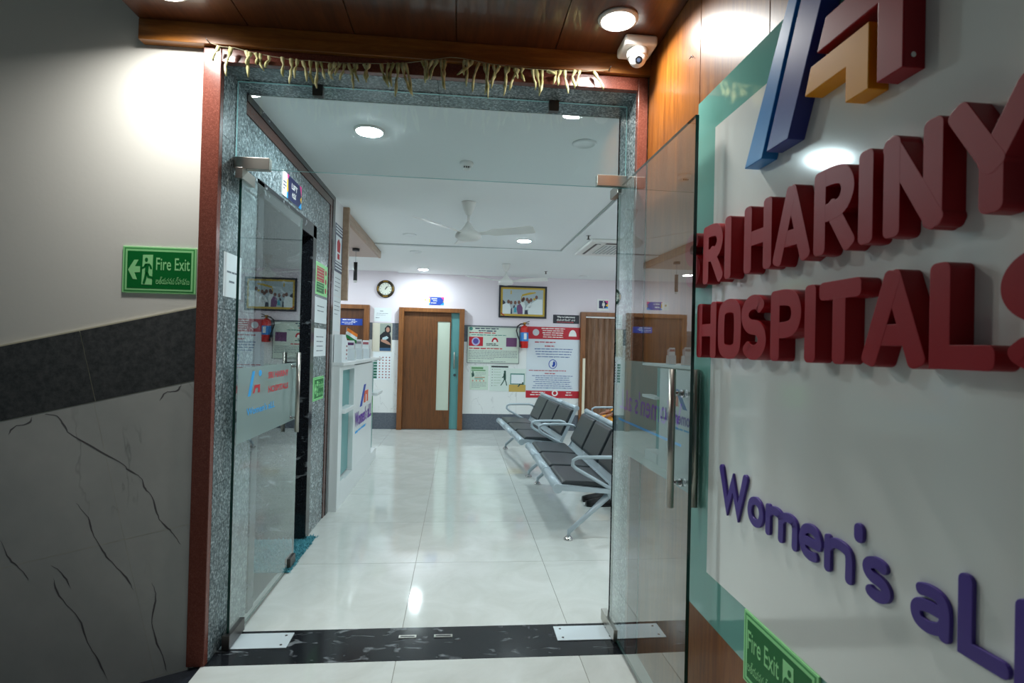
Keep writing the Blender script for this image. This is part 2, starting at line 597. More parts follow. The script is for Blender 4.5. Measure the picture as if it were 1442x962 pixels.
S_CURVE = [(0.5 + 0.5 * math.cos(a), 0.75 + 0.25 * math.sin(a)) for a in [math.radians(18 + 252 * i / 12) for i in range(13)]] + [(0.5 + 0.5 * math.cos(a), 0.25 + 0.25 * math.sin(a)) for a in [math.radians(90 - 252 * i / 12) for i in range(1, 13)]]
GLYPHS = {
    'I': [[(0.5, 0), (0.5, 1)]],
    'H': [[(0, 0), (0, 1)], [(1, 0), (1, 1)], [(0, 0.5), (1, 0.5)]],
    'A': [[(0, 0), (0.47, 1)], [(0.53, 1), (1, 0)], [(0.2, 0.28), (0.8, 0.28)]],
    'N': [[(0, 0), (0, 1)], [(0, 1), (1, 0)], [(1, 0), (1, 1)]],
    'Y': [[(0, 1), (0.5, 0.42)], [(1, 1), (0.5, 0.42)], [(0.5, 0.5), (0.5, 0)]],
    'T': [[(0, 1), (1, 1)], [(0.5, 0.95), (0.5, 0)]],
    'L': [[(0, 1), (0, 0), (1, 0)]],
    'R': [[(0, 0), (0, 1)], ('c', [(0, 1), (0.5, 1), (0.85, 0.94), (1, 0.75), (0.85, 0.55), (0.5, 0.48), (0, 0.48)]), [(0.45, 0.5), (1, 0)]],
    'P': [[(0, 0), (0, 1)], ('c', [(0, 1), (0.5, 1), (0.86, 0.93), (1, 0.71), (0.86, 0.49), (0.5, 0.42), (0, 0.42)])],
    'O': [('o', [(0.5, 0), (0.88, 0.06), (1, 0.25), (1, 0.75), (0.88, 0.94), (0.5, 1), (0.12, 0.94), (0, 0.75), (0, 0.25), (0.12, 0.06)])],
    'S': [('c', S_CURVE)],
    's': [('c', S_CURVE)],
    'W': [[(0, 1), (0.27, 0), (0.5, 0.74), (0.73, 0), (1, 1)]],
    'o': [('o', [(0.5, 0), (0.86, 0.14), (1, 0.5), (0.86, 0.86), (0.5, 1), (0.14, 0.86), (0, 0.5), (0.14, 0.14)])],
    'm': [[(0, 0), (0, 1)], ('c', [(0, 0.7), (0.1, 0.93), (0.28, 1), (0.45, 0.92), (0.5, 0.7), (0.5, 0)]), ('c', [(0.5, 0.7), (0.6, 0.93), (0.78, 1), (0.95, 0.92), (1, 0.7), (1, 0)])],
    'n': [[(0, 0), (0, 1)], ('c', [(0, 0.68), (0.2, 0.93), (0.5, 1), (0.87, 0.92), (1, 0.68), (1, 0)])],
    'e': [[(0.06, 0.5), (0.94, 0.5)], ('c', [(1, 0.44), (0.98, 0.66), (0.83, 0.91), (0.5, 1), (0.15, 0.88), (0, 0.5), (0.15, 0.12), (0.5, 0), (0.92, 0.08)])],
    'a': [('c', [(0.12, 0.93), (0.5, 1), (0.86, 0.92), (1, 0.66), (1, 0)]), ('c', [(1, 0.56), (0.45, 0.56), (0.1, 0.48), (0, 0.28), (0.12, 0.06), (0.45, 0), (0.85, 0.12), (1, 0.3)])],
    "'": [[(0.5, 0), (0.5, 1)]],
}


def letter(ch, u0, u1, v0, v1, t, d0, d1, frame, material, parent, name='letter', rnd=0.32, bevel=0.0009):
    bm = new()
    w, h = max(u1 - u0 - t, 0.0005), v1 - v0 - t
    mp = lambda p: (u0 + t / 2 + p[0] * w, v0 + t / 2 + p[1] * h)
    d_top = d1
    for k, s in enumerate(GLYPHS[ch]):
        d1 = d_top - 0.00015 * k
        if isinstance(s, tuple):
            pts = [mp(p) for p in catmull(s[1], 5, s[0] == 'o')]
            if s[0] == 'c' and ch in 'mnaRP':
                a, b, y, z = Vector(pts[0]), Vector(pts[1]), Vector(pts[-1]), Vector(pts[-2])
                pts[0] = tuple(a + (a - b).normalized() * t * 0.3)
                pts[-1] = tuple(y + (y - z).normalized() * t * 0.5)
            stroke(bm, pts, t, d0, d1, frame, s[0] == 'o', rnd)
        else:
            pts = [mp(p) for p in s]
            # square the pen past the line ends so that the cap closes at the box
            if len(pts) >= 2:
                a, b = Vector(pts[0]), Vector(pts[1])
                y, z = Vector(pts[-1]), Vector(pts[-2])
                pts[0] = tuple(a + (a - b).normalized() * t * 0.5)
                pts[-1] = tuple(y + (y - z).normalized() * t * 0.5)
                if ch in 'RPH' and abs(pts[0][1] - pts[-1][1]) < t:      # bars stop inside the stems
                    pts = [tuple(a), tuple(y)]
            stroke(bm, pts, t, d0, d1, frame, False, rnd)
    return obj(name, bm, material, parent, bevel)

# ------------------------------------------------------------------ the setting
TILE = 0.8231
TX0 = -0.2467
TY0 = 3.5987
Y_FAR = 9.27
X_IN = -1.06          # face of the lift wall inside
X_RW = 0.845          # face of the panelled wall beside the entrance

# floor: a grout bed and every tile
floor = one('floor', [(-3.2, 3.4, 2.775, 9.35, -0.12, -0.004), (-1.0698, 1.0, -1.6, 2.49, -0.12, -0.004)], M_GROUT)
floor['kind'] = 'structure'
floor['label'] = 'polished cream floor tiles'
_bm = new(); box(_bm, 0.0015, TILE - 0.0015, 0.0015, TILE - 0.0015, -0.006, 0.0)
tile_mesh = bpy.data.meshes.new('floor_tile'); _bm.to_mesh(tile_mesh); _bm.free(); tile_mesh.materials.append(M_FLOOR)


def floor_tiles(xa, xb, ya, yb, gx, gy):
    i0, i1 = math.floor((xa - gx) / TILE + 1e-3), math.ceil((xb - gx) / TILE - 1e-3)
    j0, j1 = math.floor((ya - gy) / TILE + 1e-3), math.ceil((yb - gy) / TILE - 1e-3)
    for i in range(i0, i1):
        for j in range(j0, j1):
            x0, x1 = max(xa, gx + i * TILE), min(xb, gx + (i + 1) * TILE)
            y0, y1 = max(ya, gy + j * TILE), min(yb, gy + (j + 1) * TILE)
            if x1 - x0 > TILE - 0.003 and y1 - y0 > TILE - 0.003:
                o = link('floor_tile', tile_mesh, floor)
                o.location = (gx + i * TILE, gy + j * TILE, 0)
            else:
                one('floor_tile', [(x0 + 0.0015, x1 - 0.0015, y0 + 0.0015, y1 - 0.0015, -0.006, 0.0)], M_FLOOR, floor)


floor_tiles(-3.1, 3.35, 2.776, Y_FAR, TX0, TY0)
floor_tiles(-1.0698, 0.86, -1.5, 2.49, TX0, 2.49)

# ramp that falls away to the side of the landing
_bm = new()
prism(_bm, [(-4.2, -0.79), (-1.0698, -0.004), (-1.0698, -0.3), (-4.2, -1.1)], 0.0, 4.0, frame_y(2.51))
struct('floor_ramp', _bm, M_RAMP, 'dark granite ramp falling away beside the landing')

# threshold
thr = struct('trim_1', (lambda b: (box(b, -1.06, 0.80, 2.49, 2.776, -0.06, 0.001), b)[1])(new()), M_BLACKGRAN, 'black granite threshold with white flecks')
for x0, x1 in ((-0.256, -0.173), (-0.089, -0.001)):
    ks = one('bolt_keep', [(x0, x1, 2.674, 2.70, 0.001, 0.004)], M_STEEL, thr)
    one('slot', [(x0 + 0.008, x1 - 0.008, 2.682, 2.692, 0.004, 0.0046)], M_BLACK, ks)

# entrance wall
_bm = new()
box(_bm, -4.2, -1.10, 2.512, 2.775, -1.2, 3.5)
box(_bm, -1.10, 0.84, 2.512, 2.775, 2.66, 3.5)
box(_bm, 0.84, 3.4, 2.512, 2.775, -0.1, 3.5)
wall_e = struct('wall_entrance', _bm, M_PLASTER, 'cream plastered wall around the glass entrance')

TH = math.atan(0.24)
_ct, _st = math.cos(TH), math.sin(TH)
to_st = lambda x, z: (x * _ct + z * _st, -x * _st + z * _ct)
to_xz = lambda s, t: (s * _ct - t * _st, s * _st + t * _ct)


def clip(poly, inside, cut):
    out = []
    for i in range(len(poly)):
        a, b = poly[i - 1], poly[i]
        ia, ib = inside(a), inside(b)
        if ia != ib:
            out.append(cut(a, b))
        if ib:
            out.append(b)
    return out


def clip_x(poly, xm):
    return clip(poly, lambda p: p[0] <= xm, lambda a, b: (xm, a[1] + (b[1] - a[1]) * (xm - a[0]) / (b[0] - a[0])))


def clip_x0(poly, xm):
    return clip(poly, lambda p: p[0] >= xm, lambda a, b: (xm, a[1] + (b[1] - a[1]) * (xm - a[0]) / (b[0] - a[0])))


band_top = to_st(-1.144, 1.535)[1]
band_bot = to_st(-1.144, 1.220)[1]
FE = frame_y(2.512)


def tilted_tiles(name, material, s_ref, length, t1, t0, d):
    g = 0.0018 if name == 'dark_tile' else 0.0006
    k = -8
    while True:
        s0 = s_ref + k * length
        k += 1
        if s0 > -0.5:
            break
        q = [to_xz(s0 + g, t0 + 0.0008), to_xz(s0 + length - g, t0 + 0.0008), to_xz(s0 + length - g, t1 - 0.0008), to_xz(s0 + g, t1 - 0.0008)]
        q = clip_x0(clip_x(q, -1.128), -3.2)
        if len(q) >= 3:
            flat(name, [q], material, wall_e, FE, 0.0, d)


flat('tile_bed', [[to_xz(-3.6, band_top + 0.006), (-3.2, -1.2), (-1.13, -1.2), (-1.13, to_xz(to_st(-1.144, 1.535)[0], band_top)[1] + 0.009)]], mat('cream_grout', srgb(206, 200, 176), 0.8), wall_e, FE, 0.0, 0.0092)
tilted_tiles('dark_tile', M_DARKTILE, to_st(-1.604, 1.424)[0], 0.6, band_top, band_bot, 0.011)
for r in range(4):
    tilted_tiles('marble_tile', M_MARBLE, to_st(-1.451, 0.755)[0] + (0.0 if r % 2 == 0 else 0.0), 1.2, band_bot - r * 0.6, band_bot - (r + 1) * 0.6, 0.010)

VEINS = [[(-1.731, 1.071), (-1.684, 1.062), (-1.645, 1.012), (-1.616, 0.978), (-1.432, 0.872), (-1.393, 0.837), (-1.344, 0.807), (-1.323, 0.756), (-1.293, 0.721), (-1.267, 0.64), (-1.242, 0.604), (-1.202, 0.563), (-1.172, 0.517)], [(-1.597, 0.696), (-1.548, 0.636), (-1.527, 0.571), (-1.487, 0.495), (-1.438, 0.434), (-1.379, 0.368), (-1.359, 0.327)], [(-1.687, 0.437), (-1.644, 0.402), (-1.605, 0.336)], [(-1.676, 0.382), (-1.651, 0.307), (-1.573, 0.211), (-1.533, 0.11), (-1.483, 0.019), (-1.448, -0.052)], [(-1.283, 0.356), (-1.267, 0.295), (-1.279, 0.204), (-1.262, 0.113), (-1.231, 0.041), (-1.215, -0.02)], [(-1.889, 0.544), (-1.85, 0.464), (-1.803, 0.419), (-1.774, 0.374)], [(-1.186, 1.21), (-1.204, 1.179), (-1.252, 1.168), (-1.275, 1.132)], [(-1.781, 1.06), (-1.794, 1.031), (-1.849, 1.015), (-1.87, 0.98)]]
M_VEIN = mat('grey_marble_vein', srgb(104, 100, 102), 0.3)
_rv = random.Random(4)
for vn in VEINS:
    pts = [Vector(p) for p in catmull(vn, 5)]
    bm = new()
    prev = None
    ph_ = _rv.uniform(0, 6)
    for i, p in enumerate(pts):
        d = (pts[min(i + 1, len(pts) - 1)] - pts[max(i - 1, 0)]).normalized()
        n = Vector((-d.y, d.x))
        e_ = min(i, len(pts) - 1 - i) / 4
        w = min(1, e_ + 0.15) * (0.0016 + 0.0022 * abs(math.sin(i * 0.37 + ph_)) ** 3)
        p = p + n * _rv.uniform(-0.002, 0.002)
        a, b = bm.verts.new(FE(*(p + n * w), 0.0103)), bm.verts.new(FE(*(p - n * w), 0.0103))
        if prev:
            bm.faces.new((prev[0], prev[1], b, a))
        prev = (a, b)
    obj('vein', bm, M_VEIN, wall_e)

# red granite surround and grey granite reveals of the entrance
sur = thing('trim_2', 'red granite surround of the entrance', None, (-1.09, 2.49, 0), kind='structure')
one('stile', [(-1.13, -1.055, 2.485, 2.52, 0, 2.665)], M_REDGRAN, sur, 0.003)
one('stile', [(0.795, 0.842, 2.485, 2.52, 0, 2.665)], M_REDGRAN, sur, 0.003)
one('head', [(-1.055, 0.795, 2.485, 2.52, 2.602, 2.665)], M_REDGRAN, sur, 0.003)
rev = thing('trim_3', 'grey speckled granite lining of the entrance', None, (-1.06, 2.63, 0), kind='structure')
for z0, z1 in ((0, 0.76), (0.762, 1.538), (1.54, 2.3), (2.302, 2.6)):
    one('granite_slab', [(-1.085, -1.055, 2.52, 2.775, z0, z1)], M_GRANITE, rev)
    one('granite_slab', [(0.797, 0.84, 2.52, 2.80, z0, z1)], M_GRANITE, rev)
one('granite_slab', [(-1.085, -0.13, 2.52, 2.80, 2.602, 2.66)], M_GRANITE, rev)
one('granite_slab', [(-0.128, 0.84, 2.52, 2.80, 2.602, 2.66)], M_GRANITE, rev)
one('inner_lining', [(0.797, 1.05, 2.775, 2.80, 0, 2.6)], M_GRANITE, rev)

# wooden canopy ceiling over the landing, one object per board
can = one('ceiling_canopy', [(-1.385, 0.90, -0.4, 2.512, 2.765, 3.1)], M_WOOD_CEIL)
can['kind'] = 'structure'
can['label'] = 'dark wooden ceiling over the landing'
for i in range(5):
    x0 = -1.385 + i * 0.446
    one('ceiling_board', [(x0 + 0.002, x0 + 0.444, -0.4, 2.50, 2.753, 2.765)], M_WOOD_CEIL, can, 0.0015)
tag(one('trim_4', [(-1.385, 0.845, 2.462, 2.512, 2.665, 2.753)], M_WOOD_FASCIA, None, 0.002), 'wooden board running above the entrance', kind='structure')
tag(one('ceiling_outer', [(-4.2, 1.0, -1.6, 2.6, 3.4, 3.5)], M_PLASTER), 'high plaster ceiling beside the canopy', kind='structure')

# panelled wall beside the entrance
wall_r = one('wall_right', [(0.857, 1.0, -1.6, 2.512, -0.1, 3.4)], M_WOOD_WALL)
wall_r['kind'] = 'structure'
wall_r['label'] = 'wood panelled wall carrying the hospital sign'
for y0, y1, z0, z1 in ((1.928, 2.484, 0, 2.753), (1.471, 1.926, 2.297, 2.753), (0.4, 1.469, 2.297, 2.753), (1.16, 1.926, 0, 0.503), (0.2, 1.158, 0, 0.503), (-0.6, 0.398, 2.297, 2.753), (-0.6, 0.198, 0, 0.503)):
    one('wood_panel', [(X_RW, 0.857, y0 + 0.001, y1 - 0.001, z0, z1)], M_WOOD_WALL, wall_r, 0.001)

# ---- inside: far wall
_bm = new(); box(_bm, -3.2, 3.4, Y_FAR, 9.4, -0.1, 2.9)
wall_f = struct('wall_far', _bm, M_PINK, 'pale pink wall at the far end')
FF = frame_y(Y_FAR)
DOORS = [(-2.55, -1.482), (-1.003, 0.069), (2.031, 3.1)]
SPANS = [(-3.1, -2.55), (-1.482, -1.003), (0.069, 2.031), (3.1, 3.35)]
base_far = thing('baseboard_far', 'slate grey tile skirting on the far wall', None, (0, Y_FAR, 0), kind='structure')
for a, b in SPANS:
    x = a
    while x < b - 0.01:
        e = min(b, x + 0.6)
        one('skirting_tile', [(x + 0.001, e - 0.001, 9.252, Y_FAR, 0.0, 0.267)], M_SLATE, base_far)
        one('band_tile', [(x + 0.001, e - 0.001, 9.256, Y_FAR, 1.468, 1.747)], M_SLATE, wall_f)
        x = e
    x = a
    while x < b - 0.01:
        e = min(b, x + 0.9)
        for z0, z1 in ((0.268, 0.866), (0.868, 1.466)):
            one('wall_tile', [(x + 0.001, e - 0.001, 9.256, Y_FAR, z0, z1)], M_WALLTILE, wall_f)
        x = e

struct('wall_inner_right', (lambda b: (box(b, 3.35, 3.5, 2.5, 9.4, -0.1, 2.9), b)[1])(new()), M_PINK, 'pale wall behind the second bench row')
struct('wall_reception', (lambda b: (box(b, -3.25, -3.1, 4.9, 9.4, -0.1, 2.9), b)[1])(new()), M_PINK, 'pale wall behind the reception')

# lift wall
LW = thing('wall_lift', 'grey granite wall with the lift opening', None, (-1.06, 2.78, 0), kind='structure')
L0, L1, LZ = 2.98, 4.10, 2.235
for y0, y1, z0, z1 in ((2.776, L0, 0, 0.76), (2.776, L0, 0.762, 1.538), (2.776, L0, 1.54, 2.235), (L1, 4.53, 0, 0.76), (L1, 4.53, 0.762, 1.538), (L1, 4.53, 1.54, 2.235), (2.776, 3.60, 2.237, 2.50), (3.602, 4.53, 2.237, 2.50)):
    one('granite_slab', [(-1.10, X_IN, y0, y1 - 0.002, z0, z1)], M_GRANITE, LW)
one('backing', [(-1.9, -1.10, 2.776, L0 - 0.01, 0, 2.6), (-1.9, -1.10, L1 + 0.01, 4.70, 0, 2.6), (-1.9, -1.10, 2.776, 4.70, LZ + 0.01, 2.6)], M_WHITE_WALL, LW)
one('brown_border', [(-1.10, -1.054, 2.776, 4.60, 2.502, 2.56)], M_BROWNGRAN, LW)
one('black_border', [(-1.10, -1.050, 2.776, 4.68, 2.562, 2.60)], M_BLACKGRAN, LW)
one('brown_border', [(-1.10, -1.054, 4.53, 4.60, 0, 2.50)], M_BROWNGRAN, LW)
one('black_border', [(-1.10, -1.050, 4.602, 4.68, 0, 2.56)], M_BLACKGRAN, LW)

lift = thing('door_1', 'lift opening with black granite frame', None, (-1.06, 3.5, 0), kind='structure')
one('architrave', [(-1.075, -1.052, L0 - 0.02, L0 + 0.06, 0, LZ), (-1.075, -1.052, L1 - 0.07, L1 + 0.02, 0, LZ), (-1.075, -1.052, L0 - 0.02, L1 + 0.02, LZ - 0.09, LZ + 0.005)], M_BLACKGRAN, lift, 0.003)
one('reveal', [(-1.62, -1.075, L1 - 0.07, L1 + 0.012, 0, LZ), (-1.62, -1.075, L0 - 0.012, L0 + 0.06, 0, LZ), (-1.62, -1.075, L0, L1, LZ - 0.09, LZ + 0.01)], M_BLACKGRAN, lift)
for y0, y1 in ((L0 + 0.06, 3.529), (3.531, L1 - 0.07)):
    one('lift_panel', [(-1.64, -1.60, y0, y1, 0, LZ - 0.09)], M_STEEL, lift)
one('lift_sill', [(-1.62, -1.062, L0 + 0.06, L1 - 0.07, -0.01, 0.003)], M_STEEL, lift)

# white return wall beyond the lift, beside the reception
tag(one('wall_return', [(-1.9, -1.052, 4.682, 4.98, 0, 2.6)], M_WHITE_WALL), 'white return wall carrying notices above the counter', kind='structure')

# ceiling inside: raised tray and lower border
ceil = one('ceiling', [(-3.2, 3.4, 2.775, 9.4, 2.64, 2.72)], M_CEIL)
ceil['kind'] = 'structure'
ceil['label'] = 'white plaster ceiling with a raised tray'
one('tray_panel', [(-1.06, 1.195, 2.80, 6.68, 2.60, 2.64)], M_CEIL, ceil)
one('border_panel', [(-1.035, 3.4, 6.70, Y_FAR, 2.582, 2.64)], M_CEIL, ceil)
one('border_panel', [(1.215, 3.4, 2.80, 6.70, 2.582, 2.64)], M_CEIL, ceil)
one('border_panel', [(-3.2, -1.06, 4.70, 6.70, 2.60, 2.64)], M_CEIL, ceil)
one('border_panel', [(-3.2, -1.035, 6.70, Y_FAR, 2.60, 2.64)], M_CEIL, ceil)
one('shadow_gap', [(-1.06, 1.215, 6.68, 6.70, 2.592, 2.64), (1.195, 1.215, 2.80, 6.68, 2.592, 2.64)], M_GROOVE, ceil)


# ------------------------------------------------------------------ round ceiling lamps
def downlight(x, y, z, r, label, group, outside=False, power=1.0):
    t = thing('downlight', label, 'ceiling light', (x, y, z), group)
    bm = new()
    lathe(bm, [(r + 0.014, 0.0), (r + 0.014, -0.006), (r + 0.004, -0.012), (r, -0.012), (r, 0.0)], (x, y, z), 28)
    obj('trim_ring', bm, M_WHITE, t)
    bm = new()
    lathe(bm, [(r - 0.001, -0.003), (r - 0.001, -0.0135), (r * 0.6, -0.0155)], (x, y, z), 28)
    obj('lens', bm, M_LAMP_OUT if outside else M_LAMP, t)
    if outside:
        a = bpy.data.lights.new('lamp_beam', 'AREA')
        a.shape = 'DISK'
        a.size = 2 * r * 0.95
        a.energy = LAMP_OUT_W * power
        a.color = (1.0, 0.99, 0.95)
        a.spread = math.radians(158)
        lo = bpy.data.objects.new('lamp_beam', a)
        COL.objects.link(lo)
        lo.parent = t
        lo.location = (0, 0, -0.017)
    return t


downlight(-0.535, 3.16, 2.60, 0.072, 'lit ceiling lamp seen through the glass above the doors', 'lit lamps inside')
downlight(0.690, 6.15, 2.60, 0.072, 'lit ceiling lamp just beyond the nearer fan', 'lit lamps inside')
downlight(-0.595, 8.70, 2.582, 0.072, 'lit ceiling lamp close to the far wall above the sliding door', 'lit lamps inside')
for x, y, lb in ((2.35, 3.6, 'lit ceiling lamp over the seats near the entrance wall'), (2.5, 5.3, 'lit ceiling lamp over the seats beside the cassette unit'), (2.55, 7.6, 'lit ceiling lamp over the second row of seats'), ):
    downlight(x, y, 2.582, 0.072, lb, 'lit lamps inside')
downlight(-2.15, 8.3, 2.60, 0.072, 'added unseen ceiling lamp in front of the dark door behind the counter', 'lit lamps inside')  # out of view, added to even out the light on the reception side
downlight(-2.2, 5.7, 2.60, 0.072, 'added unseen ceiling lamp behind the reception counter', 'lit lamps inside')  # extra lamp outside the view, put in to light the reception
downlight(0.612, 2.20, 2.753, 0.068, 'lit round lamp in the wooden ceiling beside the security camera', 'canopy lamps', True, 1.65)
downlight(-1.165, 2.225, 2.753, 0.075, 'lit round lamp in the wooden ceiling over the plaster wall', 'canopy lamps', True, 1.25)


def blank_disc(x, y, z, r, label):
    bm = new()
    lathe(bm, [(r, 0), (r, -0.006), (r - 0.012, -0.011), (r - 0.016, -0.006), (0.01, -0.006)], (x, y, z), 28)
    return tag(obj('ceiling_disc', bm, M_CEIL), label, 'ceiling disc', 'unlit ceiling discs')


blank_disc(0.697, 3.167, 2.60, 0.072, 'unlit round disc in the ceiling near the glass door hinge')
blank_disc(-0.575, 6.10, 2.60, 0.075, 'unlit round disc in the ceiling left of the nearer fan')
blank_disc(-0.588, 7.10, 2.582, 0.075, 'unlit round disc in the ceiling beyond the groove')
blank_disc(1.98, 8.84, 2.582, 0.075, 'unlit round disc in the ceiling close to the far wall')

# ------------------------------------------------------------------ glass entrance
Y_G = 2.655
t = thing('window_1', 'fixed glass pane above the entrance doors', None, (-0.12, Y_G, 2.2), kind='structure')


def pane(name, x0, x1, y0, y1, z0, z1, parent, thin, edge):
    """a glass sheet whose narrow faces show the coloured edge."""
    bm = new()
    fs = box(bm, x0, x1, y0, y1, z0, z1)
    bmesh.ops.recalc_face_normals(bm, faces=bm.faces[:])
    for f in bm.faces:
        n = f.normal
        f.material_index = 0 if abs((n.x, n.y)[thin == 'y']) > 0.9 else 1
    return obj(name, bm, [M_GLASS, edge], parent)


pane('pane', -1.05, 0.793, Y_G - 0.006, Y_G + 0.006, 2.195, 2.598, t, 'y', M_TRANSEDGE)
one('patch_fitting', [(-1.052, -0.895, Y_G - 0.018, Y_G + 0.018, 2.19, 2.245)], M_STEEL, t, 0.002)
one('patch_fitting', [(0.648, 0.794, Y_G - 0.018, Y_G + 0.018, 2.198, 2.252)], M_STEEL, t, 0.002)
for x0 in (-0.713, 0.403):
    one('clip', [(x0, x0 + 0.048, Y_G - 0.016, Y_G + 0.016, 2.55, 2.602)], M_DARKSTEEL, t, 0.002)


def pull_handle(t, xg, y, z0, z1, sides):
    """steel bars on stand-offs, one on each face of the glass that has one."""
    for sd in sides:
        xb = xg + sd * (0.046 if sd < 0 or xg < 0 else 0.040)
        bm = new(); tube(bm, [(xb, y, z0), (xb, y, z1)], 0.0125, 16)
        h = obj('handle_bar', bm, M_STEEL, t)
        for z in (z0 + 0.085, z1 - 0.085):
            bm = new()
            tube(bm, [(xg + sd * 0.006, y, z), (xb, y, z)], 0.008, 12)
            tube(bm, [(xg + sd * 0.006, y, z), (xg + sd * 0.012, y, z)], 0.014, 14)
            obj('stand_off', bm, M_CHROME, h)


XL, XR = -1.015, 0.775
dl = thing('door_2', 'glass door folded inwards against the lift wall with frosted band', None, (XL, 2.65, 0), kind='structure')
pane('pane', XL - 0.006, XL + 0.006, 2.625, 3.60, 0.02, 2.18, dl, 'x', M_GLASSEDGE)
one('top_patch', [(XL - 0.016, XL + 0.016, 2.60, 2.76, 2.135, 2.186)], M_STEEL, dl, 0.002)
one('bottom_patch', [(XL - 0.017, XL + 0.017, 2.60, 2.78, 0.008, 0.07)], M_DARKSTEEL, dl, 0.002)
one('corner_lock', [(XL - 0.017, XL + 0.017, 3.50, 3.605, 0.015, 0.07)], M_DARKSTEEL, dl, 0.002)
pull_handle(dl, XL, 3.45, 0.856, 1.335, (1,))
FL = frame_px(XL + 0.006)
film = flat('frosted_film', [rect(2.64, 3.595, 0.92, 1.272)], M_FROST, dl, FL, 0.0, 0.0006)
flat('logo_blue', [[(2.765, 1.130), (2.800, 1.130), (2.852, 1.250), (2.818, 1.250)], disc(2.925, 1.236, 0.022, 16, 0.016)], M_CYAN, film, FL, 0.0006, 0.0012)
flat('logo_red', [[(2.83, 1.14), (2.85, 1.14), (2.865, 1.165), (2.90, 1.165), (2.90, 1.14), (2.925, 1.14), (2.925, 1.18), (2.85, 1.18)]], M_REDPRINT, film, FL, 0.0006, 0.0012)
_bm = new()
write(_bm, 'SRI HARINY', 3.045, 3.39, 1.20, 1.236, FL, 0.0012, 0.03)
obj('lettering_red', _bm, M_REDPRINT, film)
_bm = new()
write(_bm, 'HOSPITALS', 3.05, 3.39, 1.125, 1.160, FL, 0.0012, 0.03)
obj('lettering_red', _bm, M_REDPRINT, film)
_bm = new()
write(_bm, "Women's aLL", 2.755, 3.16, 1.038, 1.075, FL, 0.0012, 0.02)
obj('lettering_blue', _bm, M_CYAN, film)

dr = thing('door_3', 'glass door swung outwards beside the hospital sign', None, (XR, 2.65, 0), kind='structure')
pane('pane', XR - 0.006, XR + 0.006, 1.806, 2.68, 0.02, 2.205, dr, 'x', M_GLASSEDGE)
one('top_patch', [(XR - 0.016, XR + 0.016, 2.665, 2.80, 2.175, 2.222)], M_STEEL, dr, 0.002)
one('bottom_patch', [(XR - 0.016, XR + 0.016, 2.575, 2.80, 0.010, 0.066)], M_STEEL, dr, 0.002)
pull_handle(dr, XR, 1.862, 0.857, 1.336, (-1, 1))
FRD = frame_px(XR + 0.006)
film = flat('frosted_film', [rect(1.812, 2.66, 0.912, 1.350)], M_FROST, dr, FRD, 0.0012, 0.0018)
_bm = new(); write(_bm, "Women's aLL", 1.90, 2.63, 1.116, 1.216, FRD, 0.0008, 0.0)
obj('lettering_purple', _bm, mat('vinyl_purple', srgb(112, 58, 168), 0.5), film)
flat('tagline', [rect(1.90, 2.645, 1.058, 1.068)], M_CYAN, film, FRD, 0.0006, 0.0011)
dr.rotation_euler = (0, 0, 0.013)

for x0, x1, lb in ((-1.05, -0.755, 'white metal floor spring plate under the door folded inwards'), (0.50, 0.793, 'white metal floor spring plate under the door swung outwards')):
    p = tag(one('floor_spring_plate', [(x0, x1, 2.615, 2.748, 0.001, 0.005)], M_PLATE, None, 0.001), lb, 'floor plate', 'floor spring plates')
    for sx in (x0 + 0.03, x1 - 0.03):
        for sy in (2.64, 2.722):
            bm = new(); lathe(bm, [(0.006, 0.005), (0.006, 0.0062), (0.003, 0.0066)], (sx, sy, 0), 10)
            obj('screw', bm, M_DARKSTEEL, p)

# ------------------------------------------------------------------ the hospital sign on the panelled wall
sign = thing('hospital_sign', 'large white and teal wall sign with raised red hospital name', 'sign', (X_RW, 1.0, 0.505))
one('teal_border', [(0.841, X_RW, -0.4, 1.925, 0.505, 2.295)], M_TEAL, sign)
one('white_panel', [(0.838, 0.841, -0.26, 1.78, 0.664, 2.155)], M_SIGNWHITE, sign)
FS = frame_nx(0.838)
for ch, ya, yb in (('S', 1.905, 1.780), ('R', 1.758, 1.622), ('I', 1.612, 1.566), ('H', 1.494, 1.355), ('A', 1.346, 1.198), ('R', 1.184, 1.055), ('I', 1.044, 1.002), ('N', 0.977, 0.847), ('Y', 0.836, 0.690)):
    letter(ch, -ya, -yb, 1.620, 1.808, 0.040, 0.0, 0.044, FS, M_RED, sign)
for ch, ya, yb in (('H', 1.795, 1.655), ('O', 1.640, 1.503), ('S', 1.500, 1.372), ('P', 1.352, 1.224), ('I', 1.212, 1.170), ('T', 1.160, 1.030), ('A', 1.025, 0.878), ('L', 0.869, 0.752), ('S', 0.745, 0.612)):
    letter(ch, -ya, -yb, 1.380, 1.558, 0.040, 0.0, 0.044, FS, M_RED, sign)
for ch, ya, yb, z0, z1 in (('W', 1.687, 1.516, 0.912, 1.046), ('o', 1.514, 1.430, 0.914, 0.998), ('m', 1.420, 1.279, 0.914, 0.998), ('e', 1.273, 1.187, 0.914, 1.0), ('n', 1.180, 1.089, 0.914, 0.998), ("'", 1.087, 1.061, 1.012, 1.052), ('s', 1.060, 0.986, 0.914, 1.0), ('a', 0.940, 0.858, 0.914, 1.0), ('L', 0.844, 0.756, 0.914, 1.048), ('L', 0.750, 0.662, 0.914, 1.048)):
    letter(ch, -ya, -yb, z0, z1, 0.027 if ch in "WL'" else 0.0225, 0.0, 0.008, FS, M_PURPLE, sign, 'small_letter', 0.45, 0.0015)


def logo_piece(name, pts, material):
    return flat(name, [[(-y, z) for y, z in pts]], material, sign, FS, 0.0, 0.045, 0.002)


